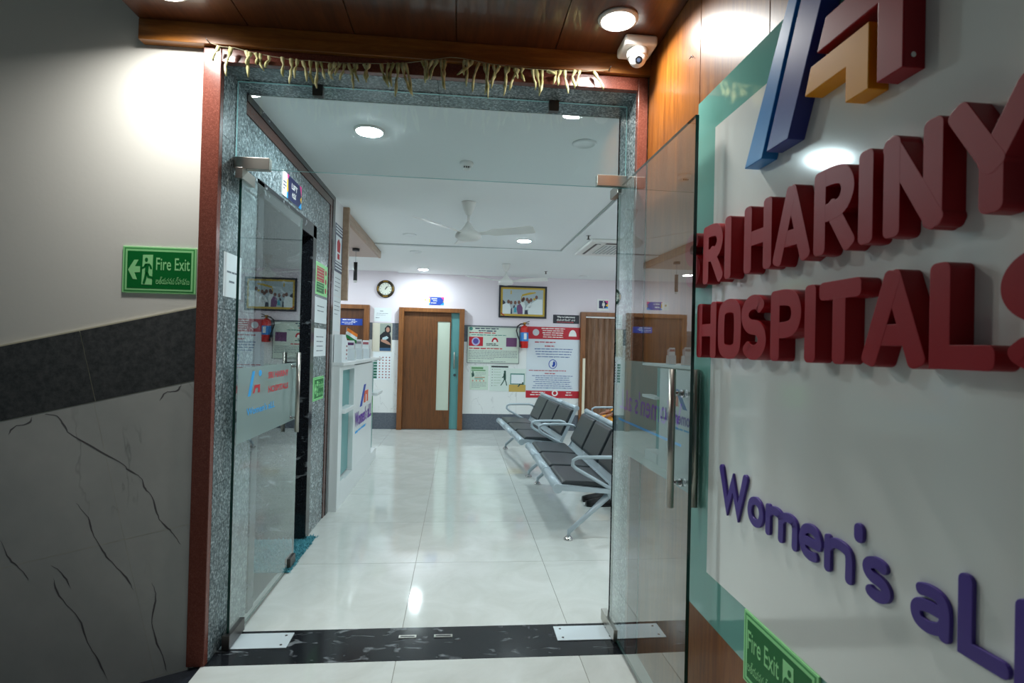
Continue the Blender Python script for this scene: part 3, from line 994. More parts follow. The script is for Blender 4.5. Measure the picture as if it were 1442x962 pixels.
logo_piece('logo_bar', [(1.498, 1.921), (1.408, 1.921), (1.250, 2.285), (1.296, 2.285)], M_BLUE)
logo_piece('logo_bar', [(1.386, 1.930), (1.290, 1.930), (1.132, 2.285), (1.230, 2.285)], M_NAVY)
_lp = logo_piece('logo_bracket', [(1.183, 2.085), (0.998, 2.085), (0.998, 1.929), (0.934, 1.929), (0.934, 2.152), (1.154, 2.152)], M_MAROON)
logo_piece('logo_bracket', [(1.225, 2.004), (1.086, 2.004), (1.086, 1.929), (1.020, 1.929), (1.020, 2.064), (1.204, 2.064)], M_ORANGE)
_bm = new(); tube(_bm, [(0.812, 0.934, 1.952), (0.812, 0.931, 1.952)], 0.005, 10)
obj('screw', _bm, M_CHROME, _lp)


# ------------------------------------------------------------------ fire exit signs
def fire_exit(fr, u0, u1, v0, v1, label, mirrored=False, rgroup='fire exit signs', small=False):
    w, h = u1 - u0, v1 - v0
    P = lambda a, b: (u0 + a * w, v0 + b * h)
    Rq = lambda a0, a1, b0, b1: [P(a0, b0), P(a1, b0), P(a1, b1), P(a0, b1)]
    c = fr((u0 + u1) / 2, v0, 0)
    t = thing('fire_exit_sign', label, 'sign', tuple(c), rgroup)
    flat('board', [Rq(0, 1, 0, 1)], M_GLOW, t, fr, 0.0, 0.006, 0.001)
    flat('border_line', [Rq(0.025, 0.975, 0.03, 0.97)], M_MIDGREEN, t, fr, 0.006, 0.0066)
    flat('inner_border', [Rq(0.042, 0.958, 0.058, 0.942)], M_GLOW, t, fr, 0.0066, 0.0072)
    flat('field', [Rq(0.068, 0.932, 0.10, 0.90)], M_GREEN, t, fr, 0.0072, 0.0078)
    n = lambda x, y: ((x - 185) / 995, 1 - (y - 148 - (x - 185) * 0.035) / 640)
    mir = (lambda a: 1 - a) if mirrored else (lambda a: a)
    arrow = [n(*q) for q in ((265, 475), (345, 340), (402, 340), (355, 430), (425, 430), (425, 512), (350, 515), (388, 612), (332, 606))]
    flat('arrow', [[P(mir(a), b) for a, b in arrow]], M_GLOW, t, fr, 0.0078, 0.0084)
    dr_ = [n(*q) for q in ((460, 272), (595, 272), (588, 688), (448, 680))]
    flat('doorway', [[P(mir(a), b) for a, b in dr_]], M_GLOW, t, fr, 0.0078, 0.0084)
    bm = new()
    q = lambda x, y: Vector(P(mir(n(x, y)[0]), n(x, y)[1]))
    hd = q(508, 340)
    prism(bm, disc(hd.x, hd.y, 0.021 * w, 16, 0.044 * h), 0.0084, 0.009, fr)
    for pts, ww in (([(522, 392), (518, 455), (512, 525)], 0.046), ([(505, 395), (484, 440), (448, 458)], 0.026), ([(538, 395), (562, 425), (578, 470)], 0.026), ([(510, 515), (500, 590), (478, 672)], 0.032), ([(522, 515), (540, 575), (602, 590)], 0.032)):
        stroke(bm, [q(*p) for p in pts], ww * w, 0.0084, 0.009, fr, False, 0.45)
    obj('running_figure', bm, M_GREEN, t)
    bm = new()
    a0, a1 = (0.08, 0.54) if mirrored else (0.457, 0.915)
    write(bm, 'Fire Exit', *[P(a0, 0)[0], P(a1, 0)[0]], *[P(0, 0.50)[1], P(0, 0.77)[1]], fr, 0.0086, 0.008)
    obj('lettering', bm, M_GLOW, t)
    bm = new()
    write(bm, 'అత్యవసర ద్వారము', *[P(a0, 0)[0], P(a1, 0)[0]], *[P(0, 0.20)[1], P(0, 0.36)[1]], fr, 0.0086, 0.004)
    obj('telugu_lettering', bm, M_GLOW, t)
    return t


fire_exit(frame_y(2.512), -1.444, -1.143, 1.594, 1.793, 'green fire exit sign with arrow on the cream plaster wall')
fire_exit(frame_nx(0.8405), -1.527, -1.195, 0.463, 0.663, 'green fire exit sign below the white hospital sign panel', True)
fire_exit(frame_px(X_IN), 4.15, 4.45, 0.965, 1.14, 'green fire exit sign on the granite beyond the lift')

# ------------------------------------------------------------------ dried leaf garland
STRING = [(-1.088, 2.663), (-1.039, 2.648), (-0.988, 2.647), (-0.931, 2.637), (-0.833, 2.626), (-0.753, 2.618), (-0.673, 2.618), (-0.58, 2.613), (-0.487, 2.617), (-0.374, 2.625), (-0.27, 2.638), (-0.204, 2.652), (-0.072, 2.678), (-0.011, 2.674), (0.104, 2.657), (0.172, 2.652), (0.281, 2.651), (0.406, 2.653), (0.545, 2.66), (0.643, 2.672)]
LEAVES = [(-1.051, 2.65, -1.071, 2.583), (-1.0, 2.648, -1.018, 2.523), (-0.94, 2.639, -0.928, 2.526), (-0.922, 2.635, -0.935, 2.573), (-0.901, 2.632, -0.893, 2.576), (-0.879, 2.631, -0.862, 2.556), (-0.845, 2.624, -0.856, 2.566), (-0.789, 2.622, -0.782, 2.534), (-0.752, 2.618, -0.755, 2.507), (-0.724, 2.617, -0.733, 2.531), (-0.704, 2.612, -0.68, 2.518), (-0.67, 2.615, -0.658, 2.517), (-0.642, 2.61, -0.642, 2.495), (-0.627, 2.612, -0.609, 2.536), (-0.587, 2.611, -0.575, 2.538), (-0.565, 2.613, -0.582, 2.541), (-0.546, 2.614, -0.566, 2.555), (-0.527, 2.612, -0.547, 2.537), (-0.512, 2.614, -0.487, 2.503), (-0.487, 2.615, -0.504, 2.566), (-0.474, 2.616, -0.466, 2.536), (-0.446, 2.618, -0.435, 2.539), (-0.421, 2.62, -0.438, 2.545), (-0.371, 2.624, -0.336, 2.523), (-0.339, 2.629, -0.34, 2.532), (-0.317, 2.631, -0.324, 2.524), (-0.298, 2.632, -0.308, 2.482), (-0.282, 2.633, -0.237, 2.494), (-0.267, 2.635, -0.233, 2.49), (-0.198, 2.65, -0.182, 2.554), (-0.178, 2.652, -0.169, 2.562), (-0.151, 2.654, -0.169, 2.568), (-0.128, 2.658, -0.159, 2.566), (-0.111, 2.66, -0.091, 2.523), (-0.095, 2.661, -0.102, 2.533), (-0.008, 2.668, -0.009, 2.6), (0.002, 2.667, -0.001, 2.546), (0.026, 2.667, -0.043, 2.597), (0.056, 2.659, 0.029, 2.521), (0.077, 2.657, 0.084, 2.518), (0.097, 2.655, 0.098, 2.498), (0.118, 2.653, 0.106, 2.567), (0.145, 2.652, 0.113, 2.544), (0.172, 2.65, 0.168, 2.52), (0.189, 2.651, 0.178, 2.552), (0.213, 2.646, 0.228, 2.596), (0.23, 2.644, 0.195, 2.546), (0.251, 2.649, 0.259, 2.584), (0.295, 2.645, 0.308, 2.554), (0.309, 2.646, 0.326, 2.527), (0.337, 2.645, 0.329, 2.534), (0.364, 2.647, 0.396, 2.628), (0.396, 2.646, 0.387, 2.58), (0.42, 2.651, 0.408, 2.578), (0.441, 2.652, 0.457, 2.543), (0.489, 2.656, 0.488, 2.569), (0.51, 2.657, 0.498, 2.58), (0.573, 2.658, 0.617, 2.573)]
gar = thing('leaf_garland', 'dried leaf garland strung across the top of the entrance', 'garland', (-0.22, 2.45, 2.5))
_bm = new()
tube(_bm, [(x, 2.452 - 0.006 * math.sin(i), z) for i, (x, z) in enumerate(STRING)], 0.0013, 6)
obj('string', _bm, mat('twine', srgb(176, 170, 140), 0.8), gar)
rg = random.Random(3)
for xa, za, xb, zb in LEAVES:
    bm = new()
    pts, rs = [], []
    sway = rg.uniform(-0.012, 0.012)
    dy = rg.uniform(-0.012, 0.006)
    for i in range(7):
        s = i / 6
        pts.append((xa + (xb - xa) * s + sway * math.sin(PI * s) + (rg.uniform(-0.002, 0.002) if i else 0), 2.447 + dy * s + 0.006 * math.sin(2 * PI * s), za + (zb - za) * s))
        rs.append((0.0085, 0.0088, 0.0042, 0.0062, 0.0070, 0.0060, 0.0026)[i] * rg.uniform(0.75, 1.2))
    tube(bm, pts, 0.004, 5, False, rs)
    obj('leaf', bm, M_LEAF, gar)
for x, z, dx in ((-1.090, 2.664, -0.012), (0.645, 2.672, 0.006)):
    _bm = new(); tube(_bm, [(x, 2.47, z), (x + dx * 0.3, 2.445, z + 0.001), (x + dx, 2.438, z + 0.012)], 0.0022, 6)
    obj('nail', _bm, M_DARKSTEEL, gar)
_bm = new(); tube(_bm, [(0.846, 2.03, 2.515), (0.842, 1.998, 2.513), (0.838, 1.98, 2.495)], 0.0016, 6)
tag(obj('bent_nail', _bm, M_DARKSTEEL), 'small bent nail in the wood panel beside the camera', 'nail')

# ------------------------------------------------------------------ security camera
cc = thing('security_camera', 'white dome security camera under the wooden ceiling', 'camera', (0.742, 2.36, 2.753))
one('mounting_box', [(0.672, 0.815, 2.29, 2.43, 2.708, 2.753)], M_WHITE, cc, 0.012, 3)
_bm = new()
lathe(_bm, [(0.046, 2.71), (0.046, 2.685), (0.043, 2.675)], (0.742, 2.345, 0), 24)
_co = obj('collar', _bm, M_WHITE, cc)
_bm = new()
bmesh.ops.create_uvsphere(_bm, u_segments=20, v_segments=12, radius=0.038, matrix=Matrix.Translation((0.742, 2.340, 2.672)))
for f in _bm.faces: f.smooth = True
_ba = obj('eyeball', _bm, M_WHITE, cc)
_d = Vector((-0.12, -0.80, -0.58)).normalized()
_p = Vector((0.742, 2.340, 2.672))
_bm = new(); tube(_bm, [_p + _d * 0.030, _p + _d * 0.0395], 0.016, 18)
obj('lens', _bm, M_BLACK, _ba)
_bm = new(); tube(_bm, [_p + _d * 0.038, _p + _d * 0.0405], 0.008, 14)
obj('lens_glass', _bm, mat('lens_glass', srgb(60, 70, 90), 0.05), _ba)

# ------------------------------------------------------------------ door leaves on the far wall
def door_frame(t, x0, x1, ztop, wdt=0.082):
    one('jamb', [(x0, x0 + wdt, 9.17, Y_FAR, 0, ztop)], M_WOOD_FRAME, t, 0.003)
    one('jamb', [(x1 - wdt, x1, 9.17, Y_FAR, 0, ztop)], M_WOOD_FRAME, t, 0.003)
    one('head', [(x0 + wdt, x1 - wdt, 9.17, Y_FAR, ztop - 0.068, ztop)], M_WOOD_FRAME, t, 0.003)


d4 = thing('door_4', 'wooden sliding door with narrow glass strip and teal edge', None, (-0.47, Y_FAR, 0), kind='structure')
door_frame(d4, -1.003, 0.069, 2.009)
one('leaf', [(-0.92, -0.37, 9.225, Y_FAR, 0.012, 1.94), (-0.168, -0.15, 9.225, Y_FAR, 0.012, 1.94), (-0.37, -0.168, 9.225, Y_FAR, 1.79, 1.94), (-0.37, -0.168, 9.225, Y_FAR, 0.012, 0.322)], M_WOOD_DOOR, d4)
one('vision_panel', [(-0.37, -0.168, 9.235, Y_FAR, 0.322, 1.79)], mat('pale_frosted_glass', srgb(196, 206, 190), 0.2), d4)
one('teal_leaf', [(-0.15, -0.013, 9.245, Y_FAR, 0.012, 1.94)], M_TEAL_DOOR, d4)
_bm = new(); tube(_bm, [(-0.085, 9.205, 1.02), (-0.085, 9.205, 1.29)], 0.012, 12)
_h = obj('handle', _bm, M_STEEL, d4)
_bm = new()
for z in (1.06, 1.25): tube(_bm, [(-0.085, 9.205, z), (-0.085, 9.245, z)], 0.007, 8)
obj('stand_off', _bm, M_CHROME, _h)
_bm = new(); lathe(_bm, [(0.02, -0.045), (0.02, -0.03), (0.026, -0.024)], (-0.075, Y_FAR, 0.91), 16, 'y')
obj('lock', _bm, M_CHROME, d4)

d5 = thing('door_5', 'dark wooden door with blue name plate behind the counter', None, (-2.0, Y_FAR, 0), kind='structure')
door_frame(d5, -2.55, -1.482, 2.03)
one('leaf', [(-2.468, -1.564, 9.225, Y_FAR, 0.012, 1.962)], wood('dark_walnut_leaf', srgb(74, 42, 20), srgb(104, 62, 32), 0.4, (9, 9, 0.7)), d5)

d6 = thing('door_6', 'fluted brown folding door with cream edge strip behind the seats', None, (2.56, Y_FAR, 0), kind='structure')
door_frame(d6, 2.031, 3.10, 2.02)
one('top_rail', [(2.113, 3.018, 9.20, Y_FAR, 1.925, 1.950)], M_WHITE, d6)
M_FLUTE = wood('brown_pvc_flute', srgb(112, 82, 62), srgb(150, 116, 92), 0.25, (5, 5, 0.6), 0.4)
for i in range(8):
    x0 = 2.113 + i * 0.113
    bm = new()
    prism(bm, [(x0, 9.255), (x0 + 0.0565, 9.205), (x0 + 0.113, 9.255), (x0 + 0.113, 9.268), (x0, 9.268)], 0.012, 1.925, lambda u, v, d: Vector((u, v, d)))
    obj('fold', bm, M_FLUTE, d6)
one('edge_strip', [(2.070, 2.112, 9.150, 9.17, 0.0, 1.235)], M_CREAM, d6)


# ------------------------------------------------------------------ things on the far wall
def board(name, label, cat, fr, u0, u1, v0, v1, material=None, thick=0.004, group=None):
    c = fr((u0 + u1) / 2, v0, 0)
    t = thing(name, label, cat, tuple(c), group)
    flat('sheet', [rect(u0, u1, v0, v1)], material or M_PAPER, t, fr, 0.0, thick)
    return t


def text_part(t, fr, d, material, items, bold=0.02, name='lettering'):
    bm = new()
    for s, u0, u1, v0, v1 in items:
        write(bm, s, u0, u1, v0, v1, fr, d, bold)
    return obj(name, bm, material, t)


def lines_part(t, fr, d, material, rows, name='small_print'):
    for a in rows:
        bm = new()
        lines(bm, a[0], a[1], a[2], a[3], a[4], a[5], fr, d, *a[6:])
        o = obj(name, bm, material, t)
        o['kind'] = 'stuff'
    return o


FW = frame_y(9.2555)      # on the tiles
FP = frame_y(Y_FAR)       # on the paint

# clock
ck = thing('wall_clock', 'round wall clock with dark gold rim beside the sliding door', 'clock', (-1.24, Y_FAR, 2.16))
_bm = new(); lathe(_bm, [(0.146, 0), (0.146, -0.02), (0.138, -0.034), (0.105, -0.03), (0.102, -0.02)], (-1.24, Y_FAR, 2.307), 36, 'y')
_rim = obj('rim', _bm, mat('dark_bronze', srgb(62, 54, 40), 0.3, 0.6), ck)
_bm = new()
for k in range(4):
    a = PI / 4 + k * PI / 2 + PI / 4
    for j in range(5):
        b = a + (j - 2) * 0.13
        prism(_bm, disc(-1.24 + 0.124 * math.cos(b), 2.307 + 0.124 * math.sin(b), 0.010, 8), 0.030, 0.036, FP)
obj('gold_ornament', _bm, mat('gold_paint', srgb(176, 136, 52), 0.3, 0.7), _rim)
flat('dial', [disc(-1.24, 2.307, 0.101, 32)], mat('clock_dial', srgb(226, 228, 214), 0.5), ck, FP, 0.015, 0.023)
_bm = new()
for k in range(12):
    a = k * PI / 6
    c_, s_ = math.cos(a), math.sin(a)
    prism(_bm, [(-1.24 + r * c_ - w * s_, 2.307 + r * s_ + w * c_) for r, w in ((0.078, -0.004), (0.094, -0.004), (0.094, 0.004), (0.078, 0.004))], 0.023, 0.0235, FP)
obj('hour_marks', _bm, M_INK, ck)
for nm, ang, ln, w in (('hour_hand', math.radians(62), 0.045, 0.007), ('minute_hand', math.radians(46), 0.075, 0.0045)):
    c_, s_ = math.cos(ang), math.sin(ang)
    flat(nm, [[(-1.24 + r * c_ - q * s_, 2.307 + r * s_ + q * c_) for r, q in ((-0.012, -w), (ln, -w * 0.5), (ln, w * 0.5), (-0.012, w))]], M_BLACK, ck, FP, 0.024, 0.026)


# name plates above doors: white strip with emblem, blue field, coloured corners
def door_plate(fr, u0, u1, v0, v1, label, rows, group='blue door plates', field=M_BLUEPRINT):
    w, h = u1 - u0, v1 - v0
    t = board('door_plate', label, 'sign', fr, u0, u1, v0, v1, M_WHITE, 0.006, group)
    ub = u0 + 0.27 * w
    flat('blue_field', [rect(ub + 0.08 * w, u1, v0, v1)], field, t, fr, 0.006, 0.0066)
    flat('magenta_corner', [[(u1 - 0.16 * w, v1), (u1, v1), (u1, v1 - 0.42 * h)], [(ub, v1), (ub + 0.085 * w, v1), (ub + 0.085 * w, v1 - 0.2 * h)]], M_PINKPRINT, t, fr, 0.0066, 0.0072)
    flat('yellow_mark', [[(u1 - 0.05 * w, v0 + 0.42 * h), (u1, v0 + 0.62 * h), (u1, v0 + 0.36 * h)], rect(ub + 0.03 * w, ub + 0.085 * w, v0 + 0.3 * h, v0 + 0.78 * h)], M_YELLOW, t, fr, 0.0066, 0.0072)
    flat('cyan_corner', [[(u1 - 0.18 * w, v0), (u1, v0), (u1, v0 + 0.36 * h)], rect(ub + 0.03 * w, ub + 0.085 * w, v0, v0 + 0.2 * h)], M_CYAN, t, fr, 0.0066, 0.0072)
    bm = new()
    for k, (a0, a1, b0, b1) in enumerate(rows):
        lines(bm, u0 + a0 * w, u0 + a1 * w, v0 + b1 * h, 1, (b1 - b0) * h, 1, fr, 0.0072, 0.16 * w)
    obj('small_print', bm, M_WHITE, t)
    flat('emblem', [disc(u0 + 0.14 * w, v0 + 0.6 * h, 0.05 * w, 12)], mat('emblem_tan', srgb(196, 170, 110), 0.6), t, fr, 0.006, 0.0066)
    return t


door_plate(FP, -0.635, -0.281, 2.067, 2.20, 'blue and white plate above the sliding door', [(0.42, 0.88, 0.66, 0.82), (0.5, 0.78, 0.42, 0.58), (0.40, 0.90, 0.16, 0.30)])
door_plate(FP, -2.25, -1.852, 2.10, 2.24, 'blue and white plate above the dark door behind the counter', [(0.42, 0.88, 0.6, 0.8), (0.42, 0.85, 0.2, 0.4)])
_t = board('name_plate', 'royal blue name plate on the dark door behind the counter', 'sign', frame_y(9.225), -1.94, -1.593, 1.692, 1.80, M_BLUEPRINT, 0.005)
lines_part(_t, frame_y(9.225), 0.005, M_WHITE, [(-1.91, -1.61, 1.787, 1, 0.022, 1, 0.07), (-1.77, -1.61, 1.757, 1, 0.01, 1, 0.04), (-1.92, -1.60, 1.742, 1, 0.013, 1, 0.05), (-1.88, -1.63, 1.717, 1, 0.012, 1, 0.05)])

# washroom plate
_t = board('washroom_plate', 'small square washroom plate with white figure above the fluted door', 'sign', FP, 2.322, 2.530, 2.050, 2.255, M_WHITE, 0.008)
flat('blue_field', [rect(2.352, 2.50, 2.095, 2.228)], M_NAVYPRINT, _t, FP, 0.008, 0.0086)
flat('magenta_mark', [[(2.45, 2.228), (2.512, 2.228), (2.512, 2.17)]], M_PINKPRINT, _t, FP, 0.0086, 0.009)
flat('yellow_mark', [[(2.47, 2.15), (2.512, 2.18), (2.512, 2.12)]], M_YELLOW, _t, FP, 0.0086, 0.009)
flat('cyan_mark', [[(2.44, 2.095), (2.512, 2.095), (2.512, 2.13)]], M_CYAN, _t, FP, 0.0086, 0.009)
flat('figure', [disc(2.432, 2.208, 0.013, 14), [(2.412, 2.19), (2.452, 2.19), (2.458, 2.14), (2.443, 2.14), (2.441, 2.10), (2.423, 2.10), (2.421, 2.14), (2.406, 2.14)]], M_WHITE, _t, FP, 0.009, 0.0096)

# direction plate
_t = board('direction_plate', 'black direction plate with white words and red arrow', 'sign', FP, 1.566, 2.012, 1.818, 1.965, mat('black_sign_board', srgb(20, 22, 40), 0.4), 0.006)
text_part(_t, FP, 0.007, M_WHITE, [('Way to Laboratory', 1.632, 1.945, 1.905, 1.945)], 0.03)
text_part(_t, FP, 0.007, M_WHITE, [('ల్యాబొరేటరీకి దారి', 1.628, 1.945, 1.862, 1.898)], 0.015, 'telugu_lettering')
flat('arrow', [rect(1.628, 1.90, 1.838, 1.846), [(1.90, 1.832), (1.925, 1.842), (1.90, 1.852)]], mat('arrow_red', srgb(214, 84, 88), 0.5), _t, FP, 0.006, 0.0068)

# framed photograph
pf = thing('framed_photograph', 'framed group photograph with yellow mount high on the far wall', 'picture', (1.04, Y_FAR, 1.89))
_x0, _x1, _z0, _z1 = 0.636, 1.447, 1.891, 2.432
bm = new()
for q in (rect(_x0, _x1, _z0, _z0 + 0.03), rect(_x0, _x1, _z1 - 0.03, _z1), rect(_x0, _x0 + 0.03, _z0 + 0.03, _z1 - 0.03), rect(_x1 - 0.03, _x1, _z0 + 0.03, _z1 - 0.03)):
    prism(bm, q, 0.0, 0.03, FP)
obj('frame', bm, mat('black_frame', srgb(30, 28, 38), 0.35), pf, 0.003)
flat('yellow_mount', [rect(_x0 + 0.03, _x1 - 0.03, _z0 + 0.03, _z1 - 0.03)], mat('gold_mount', srgb(206, 172, 62), 0.5), pf, FP, 0.0, 0.012)
ph = flat('print', [rect(0.70, 1.385, 1.955, 2.372)], mat('print_pale_blue', srgb(172, 186, 190), 0.5), pf, FP, 0.012, 0.013)
_pw = lambda x, y: (0.70 + (x - 122) / 925 * 0.685, 2.372 - (y - 185) / 565 * 0.417)
M_SKIN = mat('print_brown', srgb(120, 84, 72), 0.6)
flat('white_clothes', [[_pw(*q) for q in c] for c in ([(122, 748), (122, 540), (190, 500), (280, 530), (310, 620), (300, 748)], [(520, 520), (560, 460), (620, 480), (640, 560), (610, 748), (590, 748)], [(700, 748), (720, 600), (800, 480), (920, 400), (1030, 400), (1040, 750)], [(640, 640), (690, 540), (780, 480), (760, 580), (700, 640)])], mat('print_white', srgb(222, 230, 230), 0.5), ph, FP, 0.013, 0.0134)
flat('coloured_clothes', [[_pw(*q) for q in c] for c in ([(455, 550), (530, 510), (580, 600), (585, 748), (470, 748), (445, 640)],)], mat('print_purple', srgb(112, 70, 112), 0.5), ph, FP, 0.0134, 0.0138)
flat('teal_cloth', [[_pw(*q) for q in ((390, 600), (440, 590), (445, 710), (380, 715))]], mat('print_teal', srgb(70, 160, 180), 0.5), ph, FP, 0.0134, 0.0138)
flat('yellow_cloth', [[_pw(*q) for q in c] for c in ([(560, 300), (720, 250), (870, 235), (880, 260), (720, 300), (560, 340)], [(545, 340), (565, 340), (560, 440), (540, 440)], [(820, 380), (870, 370), (870, 420), (820, 420)], [(300, 215), (325, 215), (325, 300), (300, 300)])], mat('print_mustard', srgb(196, 164, 50), 0.5), ph, FP, 0.0134, 0.0138)
flat('heads', [[(p[0] + 0.024 * math.cos(a * PI / 6), p[1] + 0.032 * math.sin(a * PI / 6)) for a in range(12)] for p in [_pw(*q) for q in ((255, 470), (410, 490), (495, 480), (575, 430), (720, 455), (770, 420), (895, 355), (315, 490), (600, 400), (680, 410))]], M_SKIN, ph, FP, 0.0138, 0.0142)
flat('dark_clothes', [[_pw(*q) for q in c] for c in ([(310, 640), (335, 600), (345, 748), (310, 748)], [(635, 660), (690, 650), (710, 748), (630, 748)], [(370, 560), (405, 540), (400, 600), (360, 620)], [(122, 430), (170, 470), (190, 510), (122, 540)])], mat('print_dark', srgb(52, 56, 74), 0.5), ph, FP, 0.0138, 0.0142)
flat('ribbon', [[(0.668, 1.965), (0.68, 1.975), (0.738, 1.928), (0.728, 1.918)]], M_REDPRINT, pf, FP, 0.013, 0.016)

# notices
RB = random.Random(11)
po1 = board('notice_board', 'pale green printed notice board with red and purple pictures', 'notice', FW, 0.122, 0.998, 1.117, 1.733, mat('notice_pale_green', srgb(204, 216, 202), 0.4), 0.008)
bm = new()
for q in (rect(0.122, 0.998, 1.117, 1.127), rect(0.122, 0.998, 1.718, 1.733), rect(0.122, 0.132, 1.127, 1.718), rect(0.988, 0.998, 1.127, 1.718)): prism(bm, q, 0.008, 0.014, FW)
obj('edge_strip', bm, mat('grey_strip', srgb(128, 134, 134), 0.4), po1)
lines_part(po1, FW, 0.0085, M_NAVYPRINT, [(0.25, 0.88, 1.705, 1, 0.026, 1, 0.09, False, RB), (0.31, 0.82, 1.666, 1, 0.024, 1, 0.08, False, RB)], 'navy_print')
lines_part(po1, FW, 0.0085, M_REDPRINT, [(0.155, 0.97, 1.632, 1, 0.024, 1, 0.10, False, RB), (0.155, 0.96, 1.372, 1, 0.026, 1, 0.08, False, RB)], 'red_print')
lines_part(po1, FW, 0.0085, mat('print_sea_green', srgb(60, 132, 120), 0.5), [(0.19, 0.93, 1.595, 1, 0.02, 1, 0.07, False, RB)], 'green_print')
lines_part(po1, FW, 0.0085, M_GREYINK, [(0.15, 0.975, 1.328, 6, 0.012, 0.026, 0.04, False, RB), (0.16, 0.46, 1.155, 1, 0.012, 1, 0.05, False, RB), (0.52, 0.92, 1.150, 1, 0.012, 1, 0.05, False, RB)], 'grey_print')
lines_part(po1, FW, 0.0085, M_INK, [(0.44, 0.75, 1.450, 1, 0.018, 1, 0.07, False, RB), (0.44, 0.76, 1.425, 1, 0.018, 1, 0.06, False, RB)], 'black_print')
_q = flat('red_picture', [rect(0.15, 0.385, 1.402, 1.556)], M_REDPRINT, po1, FW, 0.008, 0.009)
flat('pale_ring', [disc(0.265, 1.478, 0.068, 24)], mat('print_lilac', srgb(172, 178, 214), 0.5), _q, FW, 0.009, 0.0095)
flat('purple_disc', [disc(0.265, 1.482, 0.046, 20)], mat('print_violet', srgb(82, 72, 150), 0.5), _q, FW, 0.0095, 0.010)
flat('violet_picture', [rect(0.775, 0.955, 1.402, 1.552)], mat('print_plum', srgb(108, 62, 104), 0.5), po1, FW, 0.008, 0.009)
_q = flat('red_arch', [[(0.585 + 0.056 * math.cos(a), 1.475 + 0.075 * math.sin(a)) for a in [PI * i / 12 for i in range(13)]]], M_REDPRINT, po1, FW, 0.008, 0.009)
flat('arch_opening', [[(0.585 + 0.03 * math.cos(a), 1.475 + 0.042 * math.sin(a)) for a in [PI * i / 12 for i in range(13)]]], M_WHITE, _q, FW, 0.009, 0.0095)
flat('seal', [disc(0.182, 1.69, 0.03, 16)], mat('print_sea_green', srgb(60, 132, 120), 0.5), po1, FW, 0.008, 0.009)

po2 = board('red_header_notice', 'tall white notice with red top and bottom bands behind the seats', 'notice', FW, 1.125, 2.030, 0.552, 1.752, mat('notice_white', srgb(214, 222, 228), 0.4), 0.008)
_q = flat('top_band', [rect(1.125, 2.030, 1.545, 1.752)], M_REDPRINT, po2, FW, 0.008, 0.009)
lines_part(_q, FW, 0.009, M_WHITE, [(1.36, 1.78, 1.732, 5, 0.022, 0.036, 0.07, True, RB)], 'white_print')
flat('seal', [disc(1.275, 1.655, 0.056, 22)], mat('print_silver', srgb(196, 200, 204), 0.5), _q, FW, 0.009, 0.0096)
_e = flat('arch_emblem', [[(1.905 + 0.068 * math.cos(a), 1.60 + 0.11 * math.sin(a)) for a in [PI * i / 14 for i in range(15)]]], M_WHITE, _q, FW, 0.009, 0.0096)
_bq = flat('bottom_band', [rect(1.125, 2.030, 0.552, 0.672)], M_REDPRINT, po2, FW, 0.008, 0.009)
lines_part(_bq, FW, 0.009, M_WHITE, [(1.19, 1.49, 0.652, 2, 0.022, 0.04, 0.07, True, RB), (1.80, 1.92, 0.652, 2, 0.022, 0.04, 0.07, True, RB)], 'white_print')
flat('seal', [disc(1.62, 0.635, 0.052, 22)], M_WHITE, _bq, FW, 0.009, 0.0096)
flat('seal_core', [disc(1.62, 0.635, 0.03, 16)], M_REDPRINT, _bq, FW, 0.0096, 0.010)
lines_part(po2, FW, 0.0085, mat('print_brick', srgb(176, 72, 84), 0.5), [(1.26, 1.90, 1.502, 1, 0.028, 1, 0.07, False, RB), (1.43, 1.74, 1.438, 1, 0.030, 1, 0.08, False, RB), (1.17, 1.97, 1.020, 1, 0.022, 1, 0.06, False, RB), (1.44, 1.70, 0.972, 1, 0.022, 1, 0.06, False, RB)], 'red_print')
lines_part(po2, FW, 0.0085, mat('print_steel_blue', srgb(74, 98, 152), 0.5), [(1.24, 1.93, 1.385, 4, 0.020, 0.044, 0.06, True, RB), (1.22, 1.93, 0.930, 7, 0.016, 0.034, 0.05, True, RB)], 'blue_print')
bm = new(); stroke(bm, [(1.575 + 0.066 * math.cos(2 * PI * i / 28), 1.125 + 0.074 * math.sin(2 * PI * i / 28)) for i in range(28)], 0.012, 0.008, 0.0088, FW, True)
obj('emblem_ring', bm, M_BLUEPRINT, po2)
flat('emblem_figure', [[(1.59, 1.175), (1.612, 1.165), (1.62, 1.12), (1.605, 1.085), (1.57, 1.075), (1.562, 1.10), (1.578, 1.12), (1.575, 1.15)]], M_BLUEPRINT, po2, FW, 0.008, 0.0088)

s1 = board('leaflet_poster', 'pale green leaflet with brown stripe, leftmost of the three small posters', 'poster', FW, 0.181, 0.488, 0.671, 1.07, mat('leaflet_green', srgb(200, 216, 200), 0.5), 0.003)
flat('green_heading', [rect(0.205, 0.40, 1.015, 1.05), rect(0.205, 0.44, 0.985, 1.005)], mat('print_leaf_green', srgb(104, 152, 104), 0.5), s1, FW, 0.003, 0.0035)
flat('stripe', [rect(0.26, 0.43, 0.872, 0.884)], mat('print_brown_stripe', srgb(160, 108, 64), 0.5), s1, FW, 0.003, 0.0035)
flat('stripe', [rect(0.26, 0.40, 0.846, 0.858)], mat('print_teal_stripe', srgb(66, 128, 112), 0.5), s1, FW, 0.003, 0.0035)
flat('figure', [disc(0.23, 0.965, 0.014, 10), [(0.205, 0.95), (0.25, 0.95), (0.255, 0.90), (0.215, 0.875)]], mat('print_dark_green', srgb(36, 78, 66), 0.5), s1, FW, 0.003, 0.0035)
lines_part(s1, FW, 0.003, M_GREYINK, [(0.27, 0.45, 0.96, 3, 0.008, 0.025, 0.03, False, RB), (0.21, 0.46, 0.80, 5, 0.008, 0.022, 0.03, False, RB)])
